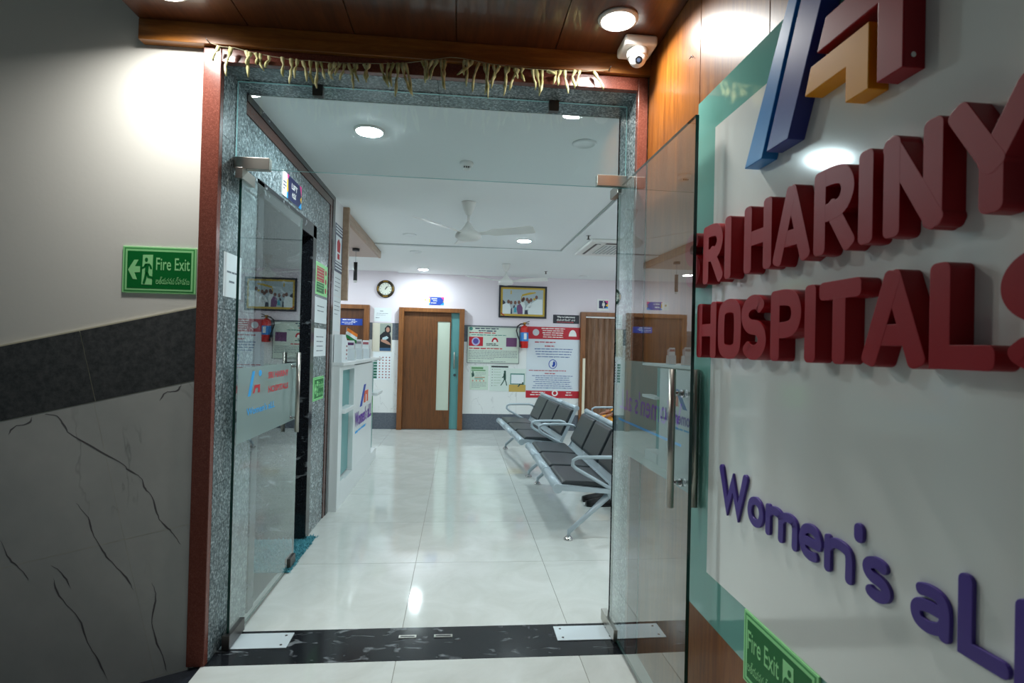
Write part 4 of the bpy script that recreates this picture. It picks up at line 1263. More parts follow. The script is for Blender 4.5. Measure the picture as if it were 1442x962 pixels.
flat('pink_dots', [disc(0.23 + i * 0.06, 0.822, 0.014, 10) for i in range(4)], mat('print_salmon', srgb(206, 150, 130), 0.5), s1, FW, 0.003, 0.0035)

s2 = board('walking_poster', 'poster with a dark walking woman silhouette', 'poster', FW, 0.513, 0.835, 0.653, 1.089, mat('leaflet_pale', srgb(210, 222, 214), 0.5), 0.003)
flat('heading', [rect(0.535, 0.82, 1.05, 1.075)], M_INK, s2, FW, 0.003, 0.0035)
bm = new()
_wq = lambda x, y: (0.513 + (x - 540) / 430 * 0.322, 1.089 - (y - 75) / 580 * 0.436)
hd = _wq(878, 222)
prism(bm, disc(hd[0], hd[1], 0.019, 14, 0.022), 0.003, 0.0036, FW)
prism(bm, [_wq(*q) for q in ((850, 250), (900, 245), (905, 330), (905, 400), (860, 410), (845, 330))], 0.003, 0.0036, FW)
for pts in ([(868, 395), (835, 460), (790, 530)], [(885, 395), (910, 460), (925, 530)], [(870, 270), (850, 330), (815, 355)]):
    stroke(bm, [_wq(*q) for q in pts], 0.016, 0.003, 0.0036, FW)
obj('silhouette', bm, mat('print_dark_green', srgb(36, 78, 66), 0.5), s2)
lines_part(s2, FW, 0.003, mat('print_sage', srgb(150, 180, 150), 0.5), [(0.58, 0.70, 1.02, 7, 0.010, 0.045, 0.04, False, RB)])
flat('bullets', [disc(0.553, 1.015 - i * 0.045, 0.007, 8) for i in range(7)], M_INK, s2, FW, 0.003, 0.0035)

s3 = board('teal_frame_poster', 'poster with teal framed box above a yellow field', 'poster', FW, 0.838, 1.120, 0.646, 1.036, mat('leaflet_pale', srgb(210, 222, 214), 0.5), 0.003)
flat('yellow_field', [rect(0.838, 1.120, 0.646, 0.765)], mat('print_ochre', srgb(196, 164, 84), 0.5), s3, FW, 0.003, 0.0034)
_q = flat('teal_box', [rect(0.858, 1.10, 0.768, 0.955)], mat('print_teal_box', srgb(70, 130, 122), 0.5), s3, FW, 0.003, 0.0035)
flat('white_box', [rect(0.874, 1.088, 0.785, 0.935)], M_PAPER, _q, FW, 0.0035, 0.004)
flat('figure', [[(0.985, 0.735), (1.0, 0.73), (1.03, 0.765), (1.08, 0.765), (1.085, 0.81), (1.065, 0.81), (1.055, 0.785), (1.015, 0.785)]], mat('print_dark_green', srgb(36, 78, 66), 0.5), s3, FW, 0.004, 0.0046)

ca = thing('wall_calendar', 'wall calendar with a portrait photograph beside the dark door', 'calendar', (-1.27, Y_FAR, 0.81))
flat('picture_sheet', [rect(-1.434, -1.115, 1.275, 1.742)], mat('calendar_cream', srgb(206, 200, 182), 0.5), ca, FW, 0.0, 0.004)
_q = flat('photo', [rect(-1.312, -1.128, 1.282, 1.732)], mat('photo_grey_green', srgb(150, 160, 150), 0.4), ca, FW, 0.004, 0.0045)
flat('dark_clothes', [[(-1.312, 1.32), (-1.312, 1.54), (-1.25, 1.60), (-1.16, 1.60), (-1.13, 1.50), (-1.13, 1.30)]], mat('photo_black', srgb(28, 30, 36), 0.4), _q, FW, 0.0045, 0.005)
flat('jeans', [rect(-1.31, -1.13, 1.284, 1.335)], mat('photo_denim', srgb(54, 88, 124), 0.5), _q, FW, 0.005, 0.0053)
flat('hair', [[(-1.235, 1.58), (-1.235, 1.66), (-1.19, 1.71), (-1.14, 1.69), (-1.135, 1.60), (-1.16, 1.57)]], mat('photo_black', srgb(28, 30, 36), 0.4), _q, FW, 0.005, 0.0053)
flat('skin', [disc(-1.185, 1.635, 0.03, 14, 0.042), [(-1.29, 1.47), (-1.25, 1.49), (-1.15, 1.42), (-1.13, 1.38), (-1.20, 1.40), (-1.29, 1.44)]], mat('photo_skin', srgb(176, 128, 108), 0.5), _q, FW, 0.0053, 0.0056)
flat('baby', [[(-1.27, 1.50), (-1.20, 1.53), (-1.17, 1.50), (-1.21, 1.47), (-1.27, 1.47)]], mat('photo_pale', srgb(178, 200, 206), 0.5), _q, FW, 0.0056, 0.006)
flat('date_sheet', [rect(-1.412, -1.117, 0.808, 1.262)], M_PAPER, ca, FW, 0.0, 0.003)
bm = new()
for r in range(7):
    prism(bm, rect(-1.40, -1.345, 0.83 + r * 0.047, 0.866 + r * 0.047), 0.003, 0.0035, FW)
obj('week_marks', bm, mat('calendar_green', srgb(36, 104, 84), 0.5), ca)
bm = new()
for r in range(8):
    for c in range(4): prism(bm, disc(-1.305 + c * 0.053, 0.848 + r * 0.047, 0.012, 8), 0.003, 0.0035, FW)
obj('dates', bm, mat('calendar_red', srgb(150, 84, 84), 0.5), ca)
_t = board('paper_notice', 'white paper notice above the wall calendar', 'notice', FP, -1.418, -1.136, 1.770, 1.995, M_PAPER, 0.002, 'white paper notices')
lines_part(_t, FP, 0.002, M_GREYINK, [(-1.32, -1.22, 1.945, 1, 0.014, 1, 0.05), (-1.38, -1.18, 1.905, 2, 0.008, 0.03, 0.04), (-1.39, -1.28, 1.835, 1, 0.014, 1, 0.05)])

# fire extinguisher
fx = thing('fire_extinguisher', 'red fire extinguisher with black hose hung between the notices', 'extinguisher', (1.07, 9.17, 1.385))
_bm = new(); lathe(_bm, [(0.06, 1.385), (0.068, 1.395), (0.068, 1.70), (0.06, 1.735), (0.035, 1.757), (0.022, 1.762)], (1.07, 9.17, 0), 24)
obj('cylinder', _bm, mat('extinguisher_red', srgb(206, 36, 30), 0.25), fx)
_bm = new(); lathe(_bm, [(0.0688, 1.50), (0.0690, 1.501), (0.0690, 1.645), (0.0688, 1.646)], (1.07, 9.17, 0), 24)
_q = obj('label_band', _bm, mat('label_blue', srgb(50, 132, 206), 0.4), fx)
flat('label_panel', [rect(1.055, 1.10, 1.53, 1.63)], M_PAPER, _q, frame_y(9.17), 0.066, 0.071)
_bm = new(); lathe(_bm, [(0.02, 1.76), (0.02, 1.785), (0.028, 1.79), (0.028, 1.81), (0.015, 1.815)], (1.07, 9.17, 0), 16)
obj('valve', _bm, mat('brass', srgb(186, 140, 66), 0.3, 0.8), fx)
_bm = new(); tube(_bm, [(1.05, 9.17, 1.80), (1.10, 9.16, 1.815), (1.15, 9.15, 1.835)], 0.007, 8); tube(_bm, [(1.05, 9.17, 1.79), (1.10, 9.16, 1.793), (1.145, 9.15, 1.79)], 0.007, 8)
obj('lever', _bm, M_DARKSTEEL, fx)
_bm = new(); tube(_bm, [(1.055, 9.15, 1.79), (1.00, 9.13, 1.785), (0.945, 9.12, 1.74), (0.932, 9.12, 1.67), (0.955, 9.12, 1.59), (0.985, 9.12, 1.52), (0.995, 9.12, 1.44)], 0.0105, 10)
_q = obj('hose', _bm, M_BLACK, fx)
_bm = new(); tube(_bm, [(0.994, 9.12, 1.45), (0.998, 9.12, 1.40)], 0.014, 10, False, [0.011, 0.018])
obj('nozzle', _bm, M_BLACK, _q)
one('bracket', [(1.05, 1.09, 9.23, Y_FAR, 1.55, 1.75)], M_DARKSTEEL, fx)

# ------------------------------------------------------------------ ceiling fans and small ceiling fittings
def ceiling_fan(x, y, zc, drop, r, angles, label):
    t = thing('ceiling_fan', label, 'fan', (x, y, zc), 'ceiling fans')
    bm = new(); lathe(bm, [(0.062, 0), (0.058, -0.012), (0.045, -0.06), (0.022, -0.105), (0.014, -0.11)], (x, y, zc), 24)
    obj('canopy_cup', bm, M_WHITE, t)
    bm = new(); tube(bm, [(x, y, zc - 0.1), (x, y, zc - drop + 0.09)], 0.011, 12)
    obj('down_rod', bm, M_WHITE, t)
    zm = zc - drop
    bm = new(); lathe(bm, [(0.016, 0.115), (0.030, 0.09), (0.055, 0.055), (0.095, 0.03), (0.108, 0.012), (0.108, -0.008), (0.085, -0.03), (0.03, -0.04)], (x, y, zm), 32)
    obj('motor_housing', bm, M_WHITE, t)
    for a in angles:
        a = math.radians(a)
        d, n = Vector((math.cos(a), math.sin(a), 0)), Vector((-math.sin(a), math.cos(a), 0))
        c = Vector((x, y, zm + 0.016))
        bm = new()
        top, bot = [], []
        for s, hw in ((0.10, 0.022), (0.17, 0.028), (0.22, 0.055), (r - 0.02, 0.062), (r, 0.052)):
            for side in (1, -1):
                p = c + d * s + n * side * hw + Vector((0, 0, -side * hw * 0.25 + 0.05 * s))
                top.append(bm.verts.new(p + Vector((0, 0, 0.003))))
                bot.append(bm.verts.new(p - Vector((0, 0, 0.003))))
        for i in range(4):
            k = 2 * i
            bm.faces.new((top[k], top[k + 1], top[k + 3], top[k + 2]))
            bm.faces.new((bot[k], bot[k + 2], bot[k + 3], bot[k + 1]))
            bm.faces.new((top[k], top[k + 2], bot[k + 2], bot[k]))
            bm.faces.new((top[k + 1], bot[k + 1], bot[k + 3], top[k + 3]))
        bm.faces.new((top[8], top[9], bot[9], bot[8]))
        bm.faces.new((top[0], bot[0], bot[1], top[1]))
        obj('blade', bm, M_WHITE, t)
    return t


ceiling_fan(0.047, 4.62, 2.60, 0.285, 0.56, (226, -18, 96), 'white ceiling fan nearer the entrance under the raised tray')
ceiling_fan(0.635, 7.86, 2.582, 0.265, 0.60, (200, -18, 92), 'white ceiling fan in front of the framed photograph')

sm = thing('smoke_detector', 'white smoke detector on the ceiling behind the glass transom', 'detector', (0.015, 3.62, 2.60))
_bm = new(); lathe(_bm, [(0.045, 2.60), (0.045, 2.585), (0.040, 2.575), (0.030, 2.570)], (0.015, 3.62, 0), 24)
obj('base', _bm, M_WHITE, sm)
_bm = new(); lathe(_bm, [(0.030, 2.571), (0.028, 2.555), (0.012, 2.552)], (0.015, 3.62, 0), 20)
_q = obj('chamber', _bm, M_WHITE, sm)
one('vent', [(0.015 - 0.018, 0.015 - 0.010, 3.588, 3.592, 2.557, 2.567), (0.011, 0.019, 3.588, 3.592, 2.557, 2.567), (0.025, 0.033, 3.588, 3.592, 2.557, 2.567)], M_BLACK, _q)


def sprinkler(x, y, z, label):
    t = thing('sprinkler', label, 'sprinkler', (x, y, z), 'ceiling sprinklers')
    bm = new(); lathe(bm, [(0.026, 0), (0.024, -0.006), (0.010, -0.009)], (x, y, z), 18)
    obj('escutcheon', bm, M_CHROME, t)
    bm = new(); tube(bm, [(x, y, z - 0.006), (x, y, z - 0.034)], 0.008, 10)
    obj('nozzle', bm, M_DARKSTEEL, t)
    bm = new(); lathe(bm, [(0.006, -0.034), (0.018, -0.038), (0.018, -0.041), (0.006, -0.041)], (x, y, z), 14)
    obj('deflector', bm, M_DARKSTEEL, t)


sprinkler(1.31, 5.66, 2.582, 'ceiling sprinkler beside the air conditioning cassette')
sprinkler(1.30, 8.46, 2.582, 'ceiling sprinkler above the framed photograph')

ac = thing('ceiling_cassette', 'square white air conditioning cassette in the ceiling', 'air conditioner', (1.83, 6.25, 2.582))
one('fascia', [(1.38, 2.28, 5.80, 6.70, 2.548, 2.582)], M_WHITE, ac, 0.012, 3)
one('air_slot', [(1.45, 1.51, 5.92, 6.58, 2.545, 2.549)], M_BLACK, ac)
one('air_slot', [(2.15, 2.21, 5.92, 6.58, 2.545, 2.549)], M_BLACK, ac)
one('air_slot', [(1.56, 2.10, 5.86, 5.92, 2.545, 2.549)], M_BLACK, ac)
one('louvre', [(1.475, 1.505, 5.93, 6.57, 2.538, 2.546)], M_WHITE, ac)
one('louvre', [(2.155, 2.185, 5.93, 6.57, 2.538, 2.546)], M_WHITE, ac)
_g = one('grille', [(1.56, 2.10, 5.98, 6.52, 2.544, 2.549)], mat('grille_grey', srgb(178, 182, 182), 0.6), ac)
for i in range(12):
    one('grille_bar', [(1.565 + i * 0.045, 1.578 + i * 0.045, 5.985, 6.515, 2.540, 2.545)], M_WHITE, _g)

# ------------------------------------------------------------------ reception
X_C = -0.985
rc = thing('reception_counter', 'white reception counter with teal glass insert and purple lettering', 'counter', (-1.2, 5.6, 0))
one('end_panel', [(-1.05, X_C, 4.70, 4.83, 0, 1.205)], M_OFFWHITE, rc, 0.002)
one('plinth', [(-1.55, X_C, 4.985, 6.46, 0, 0.20), (-1.05, X_C, 4.83, 4.985, 0, 0.22)], M_OFFWHITE, rc)
one('back_panel', [(-1.58, -1.12, 5.0, 6.46, 0.20, 1.19), (-1.05, -1.04, 4.83, 5.0, 0.22, 1.19)], M_OFFWHITE, rc)
_q = one('teal_insert', [(-1.04, -1.03, 4.83, 5.33, 0.22, 1.19)], M_TEAL_DOOR, rc)
one('teal_insert', [(-1.10, -1.03, 5.33, 5.345, 0.22, 1.19)], M_TEAL_DOOR, rc)
fp = one('front_panel', [(-1.12, X_C, 5.345, 6.45, 0.20, 1.19)], M_OFFWHITE, rc, 0.002)
one('edge_glass', [(-1.06, X_C - 0.005, 6.45, 6.55, 0.20, 1.19)], M_TEAL_DOOR, rc)
one('top_rail', [(-1.05, X_C, 4.83, 5.345, 1.165, 1.205)], M_OFFWHITE, rc)
one('bracket_shelf', [(-1.03, -0.955, 4.83, 5.20, 0.795, 0.835)], M_OFFWHITE, rc, 0.004)
one('bracket_shelf', [(-1.05, -0.93, 6.47, 6.90, 0.80, 0.835)], M_OFFWHITE, rc, 0.004)
one('worktop', [(-1.05, -0.955, 4.70, 4.985, 1.205, 1.235), (-1.60, -0.955, 4.985, 6.98, 1.205, 1.235)], M_OFFWHITE, rc, 0.004)
one('end_plinth', [(-1.5, -1.0, 6.55, 6.95, 0, 0.12)], M_OFFWHITE, rc)
FC = frame_px(X_C)
flat('logo_blue', [[(5.68, 0.76), (5.78, 0.76), (6.00, 0.97), (5.90, 0.97)]], M_BLUEPRINT, fp, FC, 0.0, 0.004)
flat('logo_orange', [[(5.90, 0.78), (6.0, 0.78), (6.0, 0.86), (6.08, 0.86), (6.08, 0.78), (6.15, 0.78), (6.15, 0.90), (5.92, 0.90)]], mat('print_orange_red', srgb(216, 90, 50), 0.5), fp, FC, 0.0, 0.004)
for _w, _u0, _u1, _v0 in (("Women's", 5.42, 6.08, 0.0), ('aLL', 6.14, 6.40, 0.0)):
    _bm = new(); write(_bm, _w, _u0, _u1, 0.585, 0.735, FC, 0.004, 0.025)
    obj('lettering', _bm, mat('print_purple_text', srgb(104, 50, 160), 0.5), fp)
_bm = new(); lines(_bm, 5.45, 6.38, 0.545, 1, 0.03, 1, FC, 0.001, 0.12)
obj('blue_print', _bm, M_CYAN, fp)
one('green_sticker', [(-1.0, -0.989, 6.46, 6.54, 0.56, 0.80)], M_MIDGREEN, rc)

# things on the worktop
ZT = 1.235
mf = thing('magazine_file', 'white slanted magazine file box at the near end of the counter', 'file box', (-1.01, 4.85, ZT))
_bm = new(); prism(_bm, [(4.73, ZT), (4.97, ZT), (4.97, 1.40), (4.86, 1.47), (4.73, 1.47)], 0.0, 0.066, lambda u, v, d: Vector((-1.045 + d, u, v)))
obj('case', _bm, M_PAPER, mf, 0.002)
_bm = new(); lines(_bm, 4.90, 4.955, 1.38, 4, 0.025, 0.035, frame_px(-0.979), 0.0, 0.03)
obj('spine_print', _bm, mat('print_dull_red', srgb(150, 96, 96), 0.6), mf)


def card_holder(x, y, w, h, label, accent):
    t = thing('brochure_holder', label, 'brochure holder', (x, y, ZT), 'brochure holders on the counter')
    bm = new(); prism(bm, [(y - 0.05, ZT), (y + 0.05, ZT), (y + 0.035, ZT + h * 0.55), (y - 0.05, ZT + h * 0.55)], 0.0, w, lambda u, v, d: Vector((x + d, u, v)))
    obj('pocket', bm, mat('clear_acrylic', srgb(206, 214, 218), 0.15), t, 0.002)
    for k in range(3):
        bm = new(); prism(bm, [(y - 0.04 + k * 0.024, ZT + 0.02), (y - 0.034 + k * 0.024, ZT + 0.02), (y - 0.022 + k * 0.026, ZT + h - k * 0.012), (y - 0.028 + k * 0.026, ZT + h - k * 0.012)], 0.008, w - 0.008, lambda u, v, d: Vector((x + d, u, v)))
        l_ = obj('leaflet', bm, [M_PAPER, mat('leaflet_pink', srgb(214, 190, 190), 0.6), mat('leaflet_blue', srgb(188, 204, 214), 0.6)][k], t)
        if k == 0:
            flat('heading', [rect(x + 0.012, x + w - 0.012, ZT + h - 0.045, ZT + h - 0.02)], accent, l_, frame_y(y - 0.032), 0.0, 0.002)
    return t


M_PLUM = mat('print_plum_heading', srgb(94, 44, 96), 0.5)
card_holder(-1.135, 5.45, 0.135, 0.19, 'wide acrylic brochure holder with plum heading beside the flags', M_PLUM)
card_holder(-1.085, 5.85, 0.085, 0.205, 'narrow acrylic holder of pale leaflets in the middle of the counter', mat('print_grey_heading', srgb(150, 140, 150), 0.5))
card_holder(-1.075, 6.25, 0.085, 0.20, 'narrow acrylic holder of pink leaflets at the far end of the counter', mat('print_rose_heading', srgb(170, 90, 100), 0.5))

fl = thing('flag_stand', 'pair of small tricolour flags on a desk stand', 'flags', (-1.19, 5.75, ZT))
_bm = new(); lathe(_bm, [(0.035, ZT), (0.035, ZT + 0.012), (0.012, ZT + 0.02)], (-1.19, 5.75, 0), 18)
obj('base', _bm, M_STEEL, fl)
M_SAFFRON = mat('flag_saffron', srgb(236, 130, 40), 0.7)
M_FLAGGREEN = mat('flag_green', srgb(24, 120, 60), 0.7)
for sd, ln in ((1, 0.13), (-1, 0.10)):
    tip = Vector((-1.19 + sd * 0.045, 5.75, ZT + 0.33))
    ft = Vector((-1.19 + sd * 0.005, 5.75, ZT + 0.015))
    bm = new(); tube(bm, [ft, tip], 0.0035, 8)
    pl = obj('pole', bm, M_CHROME, fl)
    d = (ft - tip).normalized()
    e = Vector((sd * 0.86, -0.1, -0.50)).normalized()
    for k, mm in enumerate((M_SAFFRON, M_PAPER, M_FLAGGREEN)):
        bm = new()
        a = tip + d * (0.008 + k * 0.033)
        prev = None
        for i in range(7):
            s = i / 6
            off = Vector((0, 0.012 * math.sin(s * 6), 0))
            p, q = a + e * ln * s + off, a + d * 0.033 + e * ln * s + off
            cur = [bm.verts.new(v) for v in (p + Vector((0, 0.001, 0)), q + Vector((0, 0.001, 0)), q - Vector((0, 0.001, 0)), p - Vector((0, 0.001, 0)))]
            if prev:
                for j in range(4): bm.faces.new((prev[j], prev[(j + 1) % 4], cur[(j + 1) % 4], cur[j]))
            else:
                bm.faces.new(cur)
            prev = cur
        bm.faces.new(list(reversed(prev)))
        obj('flag_stripe', bm, mm, pl)
jar = thing('pen_cup', 'white cup with pens beside the magazine file', 'cup', (-1.12, 5.18, ZT))
_bm = new(); lathe(_bm, [(0.032, ZT), (0.036, ZT + 0.10), (0.033, ZT + 0.10), (0.03, ZT + 0.01)], (-1.12, 5.18, 0), 18)
obj('cup', _bm, M_PAPER, jar)
for k in range(3):
    _bm = new(); tube(_bm, [(-1.12 + 0.01 * (k - 1), 5.18, ZT + 0.02), (-1.12 + 0.022 * (k - 1), 5.175, ZT + 0.16)], 0.004, 8)
    obj('pen', _bm, (M_BLACK, M_BLUEPRINT, M_STEEL)[k], jar)

# pelmet over the reception and its pendant lamp
pm = thing('pelmet', 'pale wooden pelmet frame over the reception counter', 'pelmet', (-1.3, 6.1, 2.5))
one('upright', [(-1.12, -1.000, 4.985, 5.03, 1.775, 2.598)], M_WOOD_PELMET, pm, 0.003)
one('edge_board', [(-1.07, -1.040, 5.03, 6.68, 2.505, 2.598)], M_WOOD_PELMET, pm, 0.002)
one('edge_board', [(-1.07, -1.040, 6.682, 7.25, 2.505, 2.598)], M_WOOD_PELMET, pm, 0.002)
one('soffit', [(-1.75, -1.07, 5.03, 7.25, 2.512, 2.530)], M_PELMET_UNDER, pm)
pn = thing('pendant_lamp', 'slim black cylinder pendant hanging from the pelmet', 'pendant lamp', (-1.24, 6.62, 2.51))
_bm = new(); lathe(_bm, [(0.042, 2.512), (0.042, 2.485), (0.036, 2.48)], (-1.24, 6.62, 0), 20)
obj('canopy_cup', _bm, M_BLACK, pn)
_bm = new(); tube(_bm, [(-1.24, 6.62, 2.485), (-1.24, 6.62, 2.35)], 0.002, 6)
obj('cable', _bm, M_GREYINK, pn)
_bm = new(); tube(_bm, [(-1.24, 6.62, 2.35), (-1.24, 6.62, 2.135)], 0.022, 18)
obj('cylinder', _bm, M_BLACK, pn)
_bm = new(); tube(_bm, [(-1.24, 6.62, 2.135), (-1.24, 6.62, 2.112)], 0.0205, 18)
obj('diffuser', _bm, M_WHITE, pn)

# ------------------------------------------------------------------ signs and papers on the lift wall
FG = frame_px(X_IN)
ls = board('lift_sign', 'navy sign with the word LIFT above the lift frame', 'sign', FG, 3.335, 3.715, 2.262, 2.408, M_WHITE, 0.006)
flat('navy_field', [rect(3.43, 3.715, 2.262, 2.408)], M_NAVYPRINT, ls, FG, 0.006, 0.0066)
flat('yellow_mark', [rect(3.415, 3.435, 2.30, 2.375), [(3.69, 2.32), (3.715, 2.345), (3.715, 2.30)]], M_YELLOW, ls, FG, 0.0066, 0.0072)
flat('magenta_mark', [[(3.415, 2.408), (3.455, 2.408), (3.43, 2.375)], [(3.67, 2.408), (3.715, 2.408), (3.715, 2.345)]], M_PINKPRINT, ls, FG, 0.0066, 0.0072)
flat('cyan_mark', [rect(3.415, 3.435, 2.262, 2.30), [(3.655, 2.262), (3.715, 2.262), (3.715, 2.305)]], M_CYAN, ls, FG, 0.0066, 0.0072)
text_part(ls, FG, 0.0074, M_WHITE, [('LIFT', 3.505, 3.625, 2.342, 2.376)], 0.03)
text_part(ls, FG, 0.0074, M_WHITE, [('లిఫ్ట్', 3.515, 3.60, 2.288, 2.325)], 0.02, 'telugu_lettering')
lines_part(ls, FG, 0.006, M_NAVYPRINT, [(3.35, 3.405, 2.35, 3, 0.012, 0.02, 0.03)])

pj = board('paper_notice', 'white paper notice on the granite behind the inward glass door', 'notice', frame_px(-1.055), 2.565, 2.765, 1.596, 1.796, M_PAPER, 0.0015, 'white paper notices')
lines_part(pj, frame_px(-1.055), 0.0015, M_GREYINK, [(2.60, 2.745, 1.715, 1, 0.014, 1, 0.05), (2.625, 2.72, 1.672, 1, 0.014, 1, 0.045)])
gs = board('safety_sign', 'pale green sign with red text rows beyond the lift', 'sign', FG, 4.13, 4.49, 1.755, 1.995, M_GLOW, 0.004)
flat('red_panel', [rect(4.165, 4.385, 1.855, 1.965)], M_REDPRINT, gs, FG, 0.004, 0.0046)
flat('green_panel', [rect(4.165, 4.385, 1.772, 1.848)], M_GREEN, gs, FG, 0.004, 0.0046)
lines_part(gs, FG, 0.0046, M_GLOW, [(4.18, 4.375, 1.955, 5, 0.006, 0.022, 0.06), (4.18, 4.375, 1.835, 3, 0.006, 0.02, 0.06)])
flat('red_marks', [disc(4.435, 1.94 - k * 0.07, 0.022, 12) for k in range(3)], M_REDPRINT, gs, FG, 0.004, 0.0046)
for v0, v1, lb in ((1.545, 1.735, 'white paper notice below the pale green sign on the granite'), (1.295, 1.505, 'white paper notice above the small fire exit sign beyond the lift')):
    p = board('paper_notice', lb, 'notice', FG, 4.14, 4.50, v0, v1, M_PAPER, 0.0015, 'white paper notices')
    lines_part(p, FG, 0.0015, M_GREYINK, [(4.20, 4.43, v1 - 0.06, 4 if v0 < 1.4 else 2, 0.010, 0.035, 0.06, True)])
FR = frame_px(-1.052)
nb = board('striped_notice', 'slate striped notice with white panel and red emblem', 'notice', FR, 4.70, 4.97, 2.0, 2.40, mat('notice_slate', srgb(86, 92, 112), 0.5), 0.004)
flat('white_panel', [rect(4.715, 4.93, 2.09, 2.305)], M_PAPER, nb, FR, 0.004, 0.0046)
flat('red_emblem', [[(4.77, 2.17), (4.87, 2.17), (4.885, 2.25), (4.82, 2.285), (4.76, 2.25)], rect(4.78, 4.86, 2.11, 2.155)], M_REDPRINT, nb, FR, 0.0046, 0.0052)
flat('pale_stripes', [rect(4.71, 4.96, z, z + 0.012) for z in (2.02, 2.045, 2.07, 2.325, 2.35, 2.375)], M_PAPER, nb, FR, 0.004, 0.0046)
for v0, v1, lb in ((1.80, 1.99, 'white paper notice below the striped notice'), (1.50, 1.79, 'white paper notice lowest on the white return wall')):
    p = board('paper_notice', lb, 'notice', FR, 4.70, 4.96, v0, v1, M_PAPER, 0.0015, 'white paper notices')
    lines_part(p, FR, 0.0015, M_GREYINK, [(4.73, 4.93, v1 - 0.04, 4, 0.008, 0.035, 0.05)])

# lift mat: tufted turquoise
mt = thing('lift_mat', 'shaggy turquoise mat in front of the lift', 'mat', (-1.2, 3.8, 0))
one('backing', [(-1.45, -0.995, 3.46, 4.03, 0.0035, 0.008), (-1.058, -0.995, 4.03, 4.09, 0.0035, 0.008)], mat('mat_backing', srgb(60, 130, 140), 0.9), mt)
M_MAT = mat('turquoise_tufts', srgb(84, 158, 172), 0.9)
_bm = new()
rg = random.Random(5)
for i in range(2200):
    x, y = rg.uniform(-1.447, -0.985), rg.uniform(3.455, 4.095)
    if x < -1.055 and y > 4.02: y -= 0.3
    a = rg.uniform(0, 2 * PI)
    l_, r_ = rg.uniform(0.008, 0.02), rg.uniform(0.003, 0.006)
    tp = _bm.verts.new((x + l_ * math.cos(a), y + l_ * math.sin(a), rg.uniform(0.014, 0.028)))
    b = [_bm.verts.new((x + r_ * math.cos(a + k * 2.094), y + r_ * math.sin(a + k * 2.094), 0.007)) for k in range(3)]
    for k in range(3): _bm.faces.new((b[k], b[(k + 1) % 3], tp))
_q = obj('tufts', _bm, M_MAT, mt)
_q['kind'] = 'stuff'


